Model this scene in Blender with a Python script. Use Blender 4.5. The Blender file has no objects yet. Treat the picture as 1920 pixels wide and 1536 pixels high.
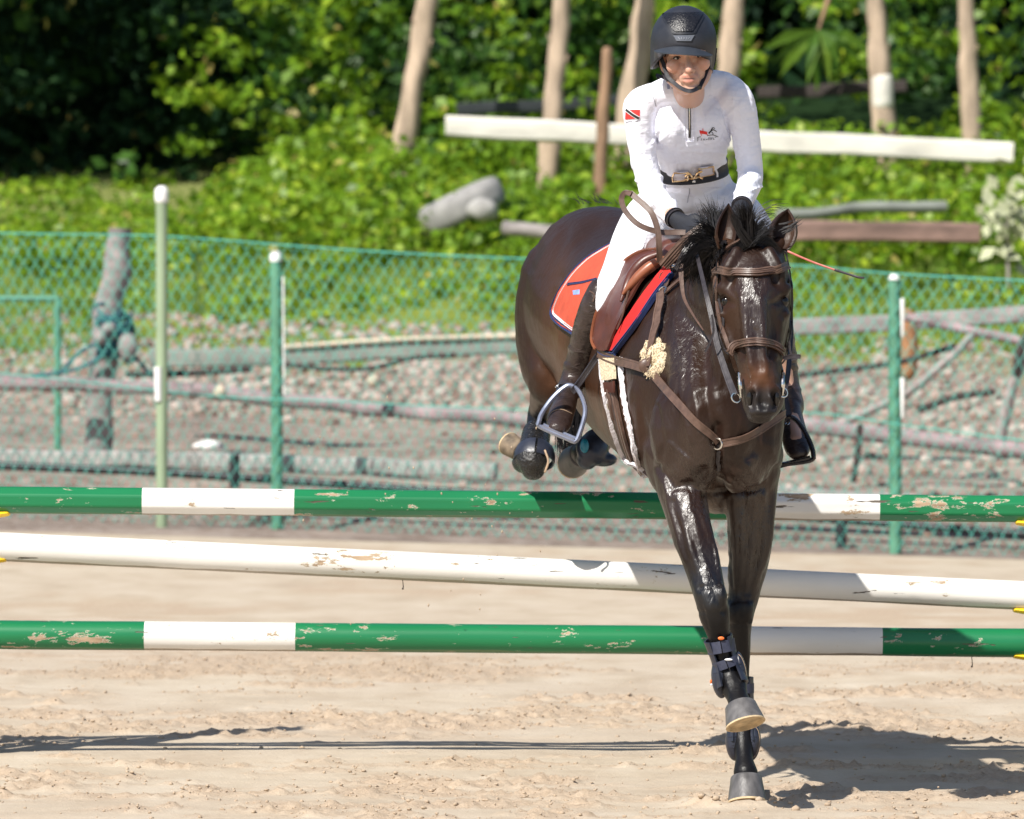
import bpy, bmesh, math, random
import numpy as np
from mathutils import Vector, Matrix, noise
from mathutils.bvhtree import BVHTree

random.seed(7)
RNG = np.random.default_rng(7)
scene = bpy.context.scene
COL = scene.collection

# ------------------------------------------------------------------ camera, light, exposure
FPX = 14000.0            # focal length in pixels of a 1920 wide frame
CAM_H = 1.8
PITCH = math.atan(278.0 / FPX)
cam_data = bpy.data.cameras.new('camera')
cam = bpy.data.objects.new('camera', cam_data)
COL.objects.link(cam)
cam.location = (0, 0, CAM_H)
cam.rotation_euler = (math.pi / 2 - PITCH, 0, 0)
cam_data.sensor_width = 36.0
cam_data.lens = FPX / 1920.0 * 36.0
cam_data.clip_start = 0.5
cam_data.clip_end = 600.0
cam_data.dof.use_dof = True
cam_data.dof.focus_distance = 24.9
cam_data.dof.aperture_fstop = 7.0
scene.camera = cam

LIGHT_DIR = Vector((0.56, 0.76, -1.0)).normalized()      # the way sunlight travels
elev = math.asin(-LIGHT_DIR.z)
world = bpy.data.worlds.new('World')
scene.world = world
world.use_nodes = True
wn = world.node_tree.nodes; wl = world.node_tree.links
sky = wn.new('ShaderNodeTexSky'); sky.sky_type = 'NISHITA'
sky.sun_disc = False
sky.sun_elevation = elev
to_sun = -LIGHT_DIR
sky.sun_rotation = math.atan2(to_sun.x, to_sun.y)
bg = wn['Background']; wl.new(sky.outputs[0], bg.inputs[0]); bg.inputs[1].default_value = 0.085
sun_data = bpy.data.lights.new('sun', 'SUN'); sun_data.energy = 5.0; sun_data.angle = math.radians(0.55)
sun_data.color = (1.0, 0.955, 0.88)
sun = bpy.data.objects.new('sun', sun_data); COL.objects.link(sun)
sun.rotation_euler = LIGHT_DIR.to_track_quat('-Z', 'Y').to_euler()
sun.location = (-10, 5, 20)
scene.view_settings.view_transform = 'Standard'
scene.view_settings.look = 'None'
scene.view_settings.exposure = 0.42
scene.view_settings.gamma = 1.0
scene.view_settings.use_curve_mapping = False
scene.render.engine = 'CYCLES'
scene.cycles.use_denoising = True
scene.cycles.max_bounces = 6

# ------------------------------------------------------------------ helpers
CX = Vector((1, 0, 0)); CU = Vector((0, math.sin(PITCH), math.cos(PITCH))); CF = Vector((0, math.cos(PITCH), -math.sin(PITCH)))
CO = Vector((0, 0, CAM_H))
def ray(px, py):
    return (CX * ((px - 960) / FPX) + CU * ((768 - py) / FPX) + CF).normalized()
def P(px, py, D):
    d = ray(px, py)
    return CO + d * (D / d.y)
def pix(co):
    """pixel coordinates of an (n,3) array of points"""
    v = co - np.array(CO)
    z = v @ np.array(CF)
    return 960 + FPX * (v @ np.array(CX)) / z, 768 - FPX * (v @ np.array(CU)) / z

def put(name, me, mats=None, parent=None, label=None, cat=None, group=None, kind=None):
    o = bpy.data.objects.new(name, me)
    COL.objects.link(o)
    if mats is not None and me is not None:
        if not isinstance(mats, (list, tuple)): mats = [mats]
        if len(me.materials) == 0:
            for m in mats: me.materials.append(m)
    if parent is not None: o.parent = parent
    if label: o['label'] = label
    if cat: o['category'] = cat
    if group: o['group'] = group
    if kind: o['kind'] = kind
    return o
def thing(name, label, cat, group=None, loc=(0, 0, 0)):
    o = put(name, None, None, None, label, cat, group)
    o.location = loc
    return o
def keep(o):
    """parent already-placed world meshes under an Empty that is not at the origin"""
    for c in o.children: c.matrix_parent_inverse = Matrix.Translation(-o.location)

def finish(bm, smooth=True, recalc=True):
    if recalc: bmesh.ops.recalc_face_normals(bm, faces=bm.faces)
    me = bpy.data.meshes.new('m')
    bm.to_mesh(me); bm.free()
    if smooth:
        me.polygons.foreach_set('use_smooth', [True] * len(me.polygons))
        if smooth != 2: me.set_sharp_from_angle(angle=math.radians(38))
    return me
def from_np(verts, faces, smooth=False):
    me = bpy.data.meshes.new('m')
    verts = np.asarray(verts, dtype=np.float32); faces = np.asarray(faces, dtype=np.int32)
    n = faces.shape[1]
    me.vertices.add(len(verts)); me.vertices.foreach_set('co', verts.ravel())
    me.loops.add(faces.size); me.loops.foreach_set('vertex_index', faces.ravel())
    me.polygons.add(len(faces)); me.polygons.foreach_set('loop_start', np.arange(0, faces.size, n, dtype=np.int32))
    me.polygons.foreach_set('loop_total', np.full(len(faces), n, dtype=np.int32))
    if smooth: me.polygons.foreach_set('use_smooth', np.ones(len(faces), dtype=bool))
    me.update(calc_edges=True); me.validate()
    return me
def get_co(me):
    a = np.empty(len(me.vertices) * 3, dtype=np.float32); me.vertices.foreach_get('co', a)
    return a.reshape(-1, 3).astype(np.float64)

def cr(vals, sub):
    """Catmull-Rom through a list of equal-length tuples"""
    A = [np.array(v, dtype=float) for v in vals]
    if len(A) < 3 or sub <= 1:
        if len(A) == 2 and sub > 1:
            return [A[0] + (A[1] - A[0]) * t / sub for t in range(sub + 1)]
        return A
    out = []
    for i in range(len(A) - 1):
        p0 = A[i - 1] if i else 2 * A[0] - A[1]
        p1, p2 = A[i], A[i + 1]
        p3 = A[i + 2] if i + 2 < len(A) else 2 * A[-1] - A[-2]
        for k in range(sub):
            t = k / sub
            out.append(0.5 * ((2 * p1) + (-p0 + p2) * t + (2 * p0 - 5 * p1 + 4 * p2 - p3) * t * t + (-p0 + 3 * p1 - 3 * p2 + p3) * t ** 3))
    out.append(A[-1])
    return out

def tube(bm, pts, rad, hint=(0, 1, 0), seg=12, sub=4, cap='round', expo=2.0, closed=False):
    """swept ellipse: rad = r or (a, b) per point, b along the hint axis"""
    vals = []
    for i, p in enumerate(pts):
        r = rad[i] if isinstance(rad, (list, tuple)) and isinstance(rad[0], (list, tuple, float, int)) and len(rad) == len(pts) else rad
        if not isinstance(r, (list, tuple)): r = (r, r)
        vals.append((p[0], p[1], p[2], r[0], r[1]))
    if closed: vals = vals + [vals[0]]
    V = cr(vals, sub)
    if closed: V = V[:-1]
    n = len(V)
    hint = Vector(hint)
    rings = []
    prevb = hint
    for i in range(n):
        if closed: T = Vector(V[(i + 1) % n][:3] - V[i - 1][:3])
        else: T = Vector(V[min(i + 1, n - 1)][:3] - V[max(i - 1, 0)][:3])
        if T.length < 1e-9: T = Vector((0, 0, 1))
        T.normalize()
        b = prevb - T * prevb.dot(T)
        if abs(hint.dot(T)) < 0.9: b = hint - T * hint.dot(T)
        if b.length < 1e-6: b = T.orthogonal()
        b.normalize(); prevb = b
        a = T.cross(b).normalized()
        rings.append((Vector(V[i][:3]), T, a, b, max(V[i][3], 1e-4), max(V[i][4], 1e-4)))
    def ring(c, a, b, ra, rb):
        o = []
        for k in range(seg):
            t = 2 * math.pi * k / seg
            ct, st = math.cos(t), math.sin(t)
            if expo != 2.0:
                ct = math.copysign(abs(ct) ** (2 / expo), ct); st = math.copysign(abs(st) ** (2 / expo), st)
            o.append(bm.verts.new(c + a * (ct * ra) + b * (st * rb)))
        return o
    R = []
    if not closed and cap == 'round':
        c, T, a, b, ra, rb = rings[0]; m = min(ra, rb)
        for s in (0.25, 0.65, 0.9):
            R.append(ring(c - T * m * math.sqrt(1 - s * s) * 0.9, a, b, ra * s, rb * s))
    for (c, T, a, b, ra, rb) in rings: R.append(ring(c, a, b, ra, rb))
    if not closed and cap == 'round':
        c, T, a, b, ra, rb = rings[-1]; m = min(ra, rb)
        for s in (0.9, 0.65, 0.25):
            R.append(ring(c + T * m * math.sqrt(1 - s * s) * 0.9, a, b, ra * s, rb * s))
    L = len(R)
    for i in range(L if closed else L - 1):
        A_, B_ = R[i], R[(i + 1) % L]
        for k in range(seg):
            try: bm.faces.new((A_[k], A_[(k + 1) % seg], B_[(k + 1) % seg], B_[k]))
            except ValueError: pass
    if not closed:
        bm.faces.new(list(reversed(R[0]))); bm.faces.new(R[-1])

def ell(bm, c, r, rot=None, u=16, v=10):
    if not isinstance(r, (list, tuple)): r = (r, r, r)
    M = Matrix.Translation(Vector(c)) @ (rot.to_matrix().to_4x4() if rot is not None else Matrix.Identity(4)) @ Matrix.Diagonal((r[0], r[1], r[2], 1))
    bmesh.ops.create_uvsphere(bm, u_segments=u, v_segments=v, radius=1.0, matrix=M)
def box(bm, c, s, rot=None):
    M = Matrix.Translation(Vector(c)) @ (rot.to_matrix().to_4x4() if rot is not None else Matrix.Identity(4)) @ Matrix.Diagonal((s[0], s[1], s[2], 1))
    return bmesh.ops.create_cube(bm, size=1.0, matrix=M)

def organic(bm, voxel, smooth_it=6, factor=0.5):
    bmesh.ops.recalc_face_normals(bm, faces=bm.faces)
    me = bpy.data.meshes.new('tmp'); bm.to_mesh(me); bm.free()
    o = bpy.data.objects.new('tmp', me); COL.objects.link(o)
    m = o.modifiers.new('r', 'REMESH'); m.mode = 'VOXEL'; m.voxel_size = voxel; m.adaptivity = 0
    s = o.modifiers.new('s', 'SMOOTH'); s.iterations = smooth_it; s.factor = factor
    dg = bpy.context.evaluated_depsgraph_get()
    dg.update()
    out = bpy.data.meshes.new_from_object(o.evaluated_get(dg))
    bpy.data.objects.remove(o); bpy.data.meshes.remove(me)
    out.polygons.foreach_set('use_smooth', [True] * len(out.polygons))
    return out
def bvh_of(*meshes):
    V = []; F = []
    for me in meshes:
        off = len(V)
        V += [v.co.copy() for v in me.vertices]
        F += [[off + i for i in p.vertices] for p in me.polygons]
    return BVHTree.FromPolygons(V, F)
def hit(bvh, px, py, D=None):
    loc, nor, idx, dist = bvh.ray_cast(CO, ray(px, py))
    if loc is None:
        loc, nor, idx, dist = bvh.find_nearest(P(px, py, D if D else 25.0))
    return loc, nor
def resample(pts, step):
    """dense polyline (Catmull-Rom) of tuples"""
    n = max(2, int(step))
    return [tuple(v) for v in cr(pts, n)]
def sheet_along(bm, centers, normals, width, thick, w2=None, cap=True, crown=0.0):
    """a flat strap: centres, outward normals"""
    n = len(centers); R = []
    for i in range(n):
        T = (centers[min(i + 1, n - 1)] - centers[max(i - 1, 0)])
        if T.length < 1e-9: T = Vector((0, 0, 1))
        T.normalize()
        N = normals[i] - T * normals[i].dot(T)
        if N.length < 1e-6: N = T.orthogonal()
        N.normalize(); S = T.cross(N).normalized()
        w = width if w2 is None else width + (w2 - width) * i / (n - 1)
        c = centers[i]; h = w / 2
        prof = [(-h, 0), (-h, thick), (-h * .62, thick), (-h * .55, thick * .72), (h * .55, thick * .72), (h * .62, thick), (h, thick), (h, 0)]
        R.append([bm.verts.new(c + S * x + N * y) for x, y in prof])
    m = 8
    for i in range(n - 1):
        for k in range(m):
            bm.faces.new((R[i][k], R[i][(k + 1) % m], R[i + 1][(k + 1) % m], R[i + 1][k]))
    if cap:
        bm.faces.new(list(reversed(R[0]))); bm.faces.new(R[-1])
def strap(bm, bvh, pts, width, thick=0.004, off=0.002, sub=8, D=None, w2=None, smooth=3):
    q = resample(pts, sub)
    C = []; N = []
    for p in q:
        l, n = hit(bvh, p[0], p[1], D)
        C.append(l); N.append(n)
    for _ in range(smooth):
        C = [C[0]] + [(C[i - 1] + C[i] * 2 + C[i + 1]) / 4 for i in range(1, len(C) - 1)] + [C[-1]]
        N = [N[0]] + [(N[i - 1] + N[i] * 2 + N[i + 1]).normalized() for i in range(1, len(N) - 1)] + [N[-1]]
    C = [c + n * off for c, n in zip(C, N)]
    sheet_along(bm, C, N, width, thick, w2)
    return C, N
def free_strap(bm, pts3, width, thick=0.004, nrm=(0, -1, 0), sub=6, w2=None):
    q = cr([tuple(p) for p in pts3], sub)
    C = [Vector(v[:3]) for v in q]
    N = [Vector(nrm)] * len(C)
    sheet_along(bm, C, N, width, thick, w2)
def patch(bm, bvh, A, B, n=16, m=8, off=0.006, thick=0.008, D=None, bulge=0.0, ray_hit=True):
    """solid sheet between two pixel curves, laid on the surface behind them; points may carry a depth as third value"""
    def even(C):
        q = cr(C, 8); L = [0]
        for i in range(1, len(q)): L.append(L[-1] + float(np.linalg.norm(q[i][:2] - q[i - 1][:2])))
        o = []
        for k in range(n + 1):
            t = L[-1] * k / n
            j = max(1, min(len(L) - 1, int(np.searchsorted(L, t))))
            f = (t - L[j - 1]) / max(1e-9, L[j] - L[j - 1])
            o.append(q[j - 1] * (1 - f) + q[j] * f)
        return o
    a = even(A); b = even(B)
    G = []; NN = []
    for i in range(n + 1):
        row = []; nrow = []
        for j in range(m + 1):
            p = a[i] * (1 - j / m) + b[i] * (j / m)
            if ray_hit: l, nr = hit(bvh, p[0], p[1], D)
            else: l = P(p[0], p[1], p[2]); nr = Vector((0, -1, 0))
            row.append(l); nrow.append(nr)
        G.append(row); NN.append(nrow)
    if not ray_hit:
        for i in range(n + 1):
            for j in range(m + 1):
                u = G[min(i + 1, n)][j] - G[max(i - 1, 0)][j]; v = G[i][min(j + 1, m)] - G[i][max(j - 1, 0)]
                nr = u.cross(v)
                if nr.length < 1e-12: nr = Vector((0, -1, 0))
                nr.normalize()
                if nr.y > 0: nr = -nr
                NN[i][j] = nr
    else:
        for _ in range(2):
            G2 = [[g.copy() for g in r] for r in G]
            for i in range(1, n):
                for j in range(1, m):
                    G2[i][j] = (G[i][j] * 2 + G[i - 1][j] + G[i + 1][j] + G[i][j - 1] + G[i][j + 1]) / 6
            G = G2
    top = []; bot = []
    for i in range(n + 1):
        tr = []; br = []
        for j in range(m + 1):
            e = math.sin(math.pi * i / n) * math.sin(math.pi * j / m)
            tr.append(bm.verts.new(G[i][j] + NN[i][j] * (off + thick + bulge * e)))
            br.append(bm.verts.new(G[i][j] + NN[i][j] * off))
        top.append(tr); bot.append(br)
    for i in range(n):
        for j in range(m):
            bm.faces.new((top[i][j], top[i + 1][j], top[i + 1][j + 1], top[i][j + 1]))
            bm.faces.new((bot[i][j], bot[i][j + 1], bot[i + 1][j + 1], bot[i + 1][j]))
    for i in range(n):
        bm.faces.new((top[i][0], bot[i][0], bot[i + 1][0], top[i + 1][0]))
        bm.faces.new((top[i][m], top[i + 1][m], bot[i + 1][m], bot[i][m]))
    for j in range(m):
        bm.faces.new((top[0][j], top[0][j + 1], bot[0][j + 1], bot[0][j]))
        bm.faces.new((top[n][j], bot[n][j], bot[n][j + 1], top[n][j + 1]))
def ringloop(bm, c, rx, ry, r, nrm=(0, -1, 0), seg=20, ts=6):
    """a metal ring around an axis"""
    N = Vector(nrm).normalized(); U = N.orthogonal().normalized(); W = N.cross(U)
    if abs(U.z) > abs(W.z): U, W = W, U
    pts = [Vector(c) + U * (rx * math.cos(2 * math.pi * k / seg)) + W * (ry * math.sin(2 * math.pi * k / seg)) for k in range(seg)]
    tube(bm, pts, r, hint=N, seg=ts, sub=1, closed=True)
def clump(S, guide, n, spread, r, jit=.12, tip=.35):
    """many hairs following one guide curve (points), gathered towards the tip"""
    G = [Vector(g) for g in guide]; L = sum((G[i + 1] - G[i]).length for i in range(len(G) - 1))
    for k in range(n):
        o = Vector((RNG.normal(), RNG.normal(), RNG.normal())) * spread; e = Vector((RNG.normal(), RNG.normal() * .6, RNG.normal())) * L * jit; u = RNG.uniform(.7, 1.05)
        q = []
        for i, g in enumerate(G):
            t_ = i / (len(G) - 1); q.append(G[0] + (g - G[0]) * u + o * (1 - (1 - tip) * t_) + e * t_ * t_)
        S.append((q, r * RNG.uniform(.6, 1.2)))
def strands(bm, S, seg=3):
    """hair: list of (points, radius)"""
    for pts, r in S:
        q = cr([tuple(p) for p in pts], 4); n = len(q); prev = None
        for i in range(n):
            c = Vector(q[i]); T = Vector(q[min(i + 1, n - 1)] - q[max(i - 1, 0)])
            T = T.normalized() if T.length > 1e-9 else Vector((0, 0, 1))
            a = T.cross(Vector((0.1, 1, 0.05))); a = a.normalized() if a.length > 1e-6 else T.orthogonal()
            b = T.cross(a); t = i / (n - 1)
            rr = r * (0.55 + 0.9 * t - 1.4 * t * t) * (1 if i < n - 1 else 0.1)
            rr = max(rr, r * .06)
            ring = [bm.verts.new(c + a * (rr * 1.6 * math.cos(2 * math.pi * k / seg)) + b * (rr * math.sin(2 * math.pi * k / seg))) for k in range(seg)]
            if prev:
                for k in range(seg): bm.faces.new((prev[k], prev[(k + 1) % seg], ring[(k + 1) % seg], ring[k]))
            prev = ring

# ------------------------------------------------------------------ materials
class NT:
    def __init__(s, name):
        s.m = bpy.data.materials.new(name); s.m.use_nodes = True
        s.t = s.m.node_tree; s.n = s.t.nodes; s.l = s.t.links
        s.p = s.n['Principled BSDF']
    def node(s, t, **kw):
        x = s.n.new(t)
        for k, v in kw.items():
            if k in x.inputs and not hasattr(x, k): x.inputs[k].default_value = v
            else: setattr(x, k, v)
        return x
    def coord(s, scale=(1, 1, 1), obj=True, rot=(0, 0, 0)):
        c = s.n.new('ShaderNodeTexCoord'); mp = s.n.new('ShaderNodeMapping')
        mp.inputs['Scale'].default_value = scale; mp.inputs['Rotation'].default_value = rot
        s.l.new(c.outputs['Object'], mp.inputs[0]); return mp.outputs[0]
    def noise(s, co, scale, detail=4, rough=.55, dist=0.0):
        x = s.n.new('ShaderNodeTexNoise'); s.l.new(co, x.inputs['Vector'])
        x.inputs['Scale'].default_value = scale; x.inputs['Detail'].default_value = detail
        x.inputs['Roughness'].default_value = rough; x.inputs['Distortion'].default_value = dist
        return x.outputs['Fac']
    def ramp(s, fac, stops):
        r = s.n.new('ShaderNodeValToRGB'); e = r.color_ramp.elements
        while len(e) < len(stops): e.new(0.5)
        for i, (p, c) in enumerate(stops):
            e[i].position = p
            if not isinstance(c, (tuple, list)): c = (c, c, c)
            e[i].color = (c[0], c[1], c[2], 1)
        s.l.new(fac, r.inputs[0]); return r.outputs[0]
    def mix(s, fac, a, b, mode='MIX'):
        x = s.n.new('ShaderNodeMix'); x.data_type = 'RGBA'; x.blend_type = mode
        for sock, v in ((x.inputs[0], fac), (x.inputs[6], a), (x.inputs[7], b)):
            if hasattr(v, 'is_linked'): s.l.new(v, sock)
            elif isinstance(v, (int, float)) and sock.type == 'VALUE': sock.default_value = v
            elif isinstance(v, (int, float)): sock.default_value = (v, v, v, 1)
            else: sock.default_value = (v[0], v[1], v[2], 1)
        return x.outputs[2]
    def math(s, op, a, b=0.0, clamp=False):
        x = s.n.new('ShaderNodeMath'); x.operation = op; x.use_clamp = clamp
        for sock, v in ((x.inputs[0], a), (x.inputs[1], b)):
            if hasattr(v, 'is_linked'): s.l.new(v, sock)
            else: sock.default_value = v
        return x.outputs[0]
    def bump(s, h, strength=.3, dist=.01, prev=None):
        b = s.n.new('ShaderNodeBump'); b.inputs['Strength'].default_value = strength; b.inputs['Distance'].default_value = dist
        s.l.new(h, b.inputs['Height'])
        if prev is not None: s.l.new(prev, b.inputs['Normal'])
        return b.outputs[0]
    def out(s, col=None, rough=None, nor=None, **kw):
        def st(i, v):
            if v is None: return
            if hasattr(v, 'is_linked'): s.l.new(v, s.p.inputs[i])
            elif isinstance(v, (tuple, list)): s.p.inputs[i].default_value = (v[0], v[1], v[2], 1)
            else: s.p.inputs[i].default_value = v
        st('Base Color', col); st('Roughness', rough); st('Normal', nor)
        for k, v in kw.items(): st(k.replace('_', ' '), v)
        return s.m
def simple(name, col, rough=.6, var=.25, vs=30, bs=.15, bd=.002, bscale=120, stretch=(1, 1, 1), **kw):
    t = NT(name); co = t.coord(stretch)
    n1 = t.noise(co, vs, 4)
    a = tuple(c * (1 - var) for c in col); b = tuple(min(1, c * (1 + var)) for c in col)
    c = t.ramp(n1, [(.3, a), (.7, b)])
    n2 = t.noise(co, bscale, 3)
    r = t.ramp(n1, [(.3, max(0.03, rough - .08)), (.7, min(1, rough + .08))])
    return t.out(c, r, t.bump(n2, bs, bd), **kw)

M = {}
# sand
t = NT('sand'); co = t.coord()
big = t.noise(co, .55, 5, .6); mid = t.noise(t.coord((1, .45, 1)), 3.0, 6, .62); fine = t.noise(co, 38, 6, .7); grit = t.noise(co, 160, 3, .7)
geo = t.n.new('ShaderNodeNewGeometry'); at = t.n.new('ShaderNodeAttribute'); at.attribute_name = 'loose'
packed = t.ramp(mid, [(.3, (.42, .34, .25)), (.5, (.50, .42, .32)), (.72, (.56, .485, .385))])
loose = t.ramp(fine, [(.25, (.34, .25, .17)), (.6, (.49, .385, .28))])
c = t.mix(at.outputs['Fac'], packed, loose)
c = t.mix(t.ramp(big, [(.35, 0), (.7, .35)]), c, (.44, .35, .27))
c = t.mix(t.math('MULTIPLY', t.ramp(grit, [(.62, 0), (.72, 1)]), .35), c, (.22, .16, .12))
nb = t.bump(fine, .55, .012); nb = t.bump(grit, .5, .004, nb)
M['sand'] = t.out(c, .93, nb, Specular_IOR_Level=.15)
# earth behind the fence
t = NT('earth'); co = t.coord()
n1 = t.noise(co, 1.1, 6, .65); n2 = t.noise(co, 9, 5, .7); n3 = t.noise(co, 60, 3, .7)
c = t.ramp(n1, [(.3, (.12, .08, .06)), (.5, (.20, .145, .115)), (.7, (.34, .265, .215))])
c = t.mix(t.ramp(n2, [(.42, 0), (.6, .7)]), c, (.40, .35, .31))
at = t.n.new('ShaderNodeAttribute'); at.attribute_name = 'grass'
g = t.ramp(n2, [(.3, (.09, .13, .02)), (.55, (.19, .24, .04)), (.8, (.34, .32, .13))])
c = t.mix(at.outputs['Fac'], c, g)
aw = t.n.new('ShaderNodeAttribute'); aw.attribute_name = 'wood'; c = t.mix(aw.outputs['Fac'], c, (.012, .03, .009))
M['earth'] = t.out(c, .95, t.bump(n2, .8, .04, t.bump(n3, .5, .01)), Specular_IOR_Level=.1)
# leaves
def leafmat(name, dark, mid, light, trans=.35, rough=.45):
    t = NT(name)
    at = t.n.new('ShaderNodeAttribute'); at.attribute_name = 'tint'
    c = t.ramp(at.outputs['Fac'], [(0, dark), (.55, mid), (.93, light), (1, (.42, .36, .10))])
    tr = t.n.new('ShaderNodeBsdfTranslucent'); hs = t.n.new('ShaderNodeHueSaturation'); hs.inputs['Value'].default_value = 1.5; hs.inputs['Hue'].default_value = .485
    t.l.new(c, hs.inputs['Color']); t.l.new(hs.outputs[0], tr.inputs[0])
    t.out(c, rough, None, Specular_IOR_Level=.3 if rough < .7 else .1)
    mx = t.n.new('ShaderNodeMixShader'); mx.inputs[0].default_value = trans
    t.l.new(t.p.outputs[0], mx.inputs[1]); t.l.new(tr.outputs[0], mx.inputs[2])
    t.l.new(mx.outputs[0], t.n['Material Output'].inputs[0])
    return t.m
M['leaf_bright'] = leafmat('leaf_bright', (.055, .13, .010), (.17, .30, .015), (.36, .46, .035))
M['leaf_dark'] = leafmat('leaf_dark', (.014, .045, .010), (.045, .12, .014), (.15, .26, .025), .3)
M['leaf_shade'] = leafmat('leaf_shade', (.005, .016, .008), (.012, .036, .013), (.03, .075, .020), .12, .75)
M['grass'] = leafmat('grass_blades', (.08, .14, .02), (.17, .27, .035), (.32, .38, .10), .35, .6)
M['bark'] = simple('pale_bark', (.42, .32, .235), .9, .35, 9, .5, .01, 40, (1, 1, .25))
M['bark_brown'] = simple('brown_bark', (.27, .165, .10), .9, .35, 9, .5, .01, 40, (1, 1, .25))
M['old_wood'] = simple('grey_old_wood', (.25, .225, .215), .9, .4, 14, .5, .008, 60, (.2, 1, 1))
M['purple_wood'] = simple('weathered_purple_rail', (.26, .20, .205), .85, .45, 16, .5, .008, 60, (.3, 1, 1))
M['brown_log'] = simple('brown_weathered_log', (.23, .145, .12), .85, .45, 8, .5, .01, 50, (.3, 1, 1))
M['cream_wood'] = simple('cream_plank', (.52, .45, .34), .8, .2, 9, .3, .004, 50, (.3, 1, 1))
M['grey_plank'] = simple('grey_green_plank', (.20, .215, .19), .85, .3, 9, .3, .004, 50, (.3, 1, 1))
M['concrete'] = simple('concrete', (.34, .33, .31), .9, .3, 7, .5, .01, 50)
M['rubber'] = simple('grey_tyre_rubber', (.30, .29, .28), .85, .2, 9, .3, .006, 50)
M['black_pipe'] = simple('black_pipe', (.02, .025, .028), .5, .2, 9, .2, .003, 50)
M['stone'] = None
t = NT('stone'); co = t.coord(); oi = t.n.new('ShaderNodeObjectInfo')
n1 = t.noise(co, 12, 4)
c = t.ramp(oi.outputs['Random'], [(0, (.27, .20, .165)), (.4, (.40, .31, .26)), (.7, (.45, .37, .32)), (1, (.54, .475, .42))])
c = t.mix(t.ramp(n1, [(.4, 0), (.7, .5)]), c, (.2, .165, .14))
M['stone'] = t.out(c, .9, t.bump(n1, .5, .02))
t = NT('stone_mixed'); co = t.coord(); at = t.n.new('ShaderNodeAttribute'); at.attribute_name = 'tone'
n1 = t.noise(co, 12, 4)
c = t.ramp(at.outputs['Fac'], [(0, (.17, .115, .085)), (.5, (.33, .24, .19)), (.8, (.42, .345, .295)), (1, (.50, .43, .375))])
M['stone_stuff'] = t.out(t.mix(t.ramp(n1, [(.4, 0), (.7, .5)]), c, (.16, .12, .10)), .9, t.bump(n1, .5, .02))
M['fence_green'] = simple('green_fence_paint', (.09, .25, .16), .6, .2, 12, .2, .003, 40)
M['fence_pale'] = simple('faded_green_pipe', (.27, .35, .22), .5, .2, 6, .2, .003, 40, (1, 1, .3))
M['wire'] = simple('green_coated_wire', (.085, .40, .33), .5, .12, 30, .05, .001, 100)
M['wire_mid'] = M['wire']
M['white_beam'] = simple('white_painted_beam', (.66, .63, .56), .8, .28, 5, .3, .004, 40, (.3, 1, 1))
M['white_plastic'] = simple('white_plastic', (.8, .8, .78), .4, .05, 9, .05, .001, 30)
M['yellow'] = simple('yellow_plastic', (.85, .55, .02), .35, .08, 9, .05, .001, 30)
M['rope'] = simple('blue_green_rope', (.03, .13, .15), .8, .4, 60, .5, .01, 90)
M['dark_branch'] = simple('dark_branch', (.045, .035, .032), .9, .3, 20, .4, .006, 50)
M['grey_branch'] = simple('grey_branch', (.30, .265, .25), .9, .3, 20, .4, .006, 50)
# poles: paint, cracks and chips
def polemat(name, paint, chip_lo, grime, gl):
    t = NT(name); oi = t.n.new('ShaderNodeObjectInfo')
    def pc(sc):
        v = t.coord(sc); m_ = t.n.new('ShaderNodeVectorMath'); m_.operation = 'ADD'; t.l.new(v, m_.inputs[0])
        k = t.math('MULTIPLY', oi.outputs['Random'], 40.0); t.l.new(k, m_.inputs[1]); return m_.outputs[0]
    co = pc((.35, 1, 1)); co2 = pc((.12, 1, 1)); co3 = pc((.5, 1, 1))
    n1 = t.noise(co, 17, 6, .74, .25); crack = t.noise(co2, 42, 3, .6, .2); n3 = t.noise(co3, 2.3, 3)
    region = t.math('MULTIPLY', t.ramp(n3, [(.48, 0), (.62, 1)]), .062)
    chips = t.ramp(t.math('ADD', n1, region), [(chip_lo, 0), (chip_lo + .012, 1)])
    rim = t.ramp(t.math('ADD', n1, region), [(chip_lo - .014, 0), (chip_lo - .004, 1)])
    wood = t.ramp(t.noise(t.coord((.15, 1, 1)), 60, 4), [(.3, (.22, .15, .09)), (.7, (.50, .37, .25))])
    pv = t.ramp(t.noise(t.coord((.3, 1, 1)), 5, 5), [(.3, tuple(x * .82 for x in paint)), (.7, paint)])
    c = t.mix(rim, pv, (.62, .58, .48)); c = t.mix(chips, c, wood)
    ck = t.ramp(crack, [(.685, 0), (.70, 1)])
    c = t.mix(ck, c, (.09, .07, .05))
    # grime along the underside
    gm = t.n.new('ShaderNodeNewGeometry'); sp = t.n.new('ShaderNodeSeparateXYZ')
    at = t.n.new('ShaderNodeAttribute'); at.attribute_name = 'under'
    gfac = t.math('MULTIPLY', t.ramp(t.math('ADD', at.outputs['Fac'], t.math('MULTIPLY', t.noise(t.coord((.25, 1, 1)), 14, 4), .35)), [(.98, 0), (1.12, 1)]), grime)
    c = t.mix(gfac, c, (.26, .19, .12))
    h = t.math('SUBTRACT', 1.0, chips)
    nb = t.bump(h, .6, .003); nb = t.bump(t.math('SUBTRACT', 1.0, ck), .7, .003, nb); nb = t.bump(t.noise(t.coord((.2, 1, 1)), 20, 4), .25, .004, nb)
    r = t.mix(chips, gl, .9)
    return t.out(c, r, nb)
M['pole_green'] = polemat('green_pole_paint', (.008, .175, .062), .628, .3, .33)
M['pole_white'] = polemat('white_pole_paint', (.80, .78, .74), .645, .8, .5)
M['pole_plain'] = polemat('old_white_pole_paint', (.80, .78, .73), .655, .7, .55)

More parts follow.
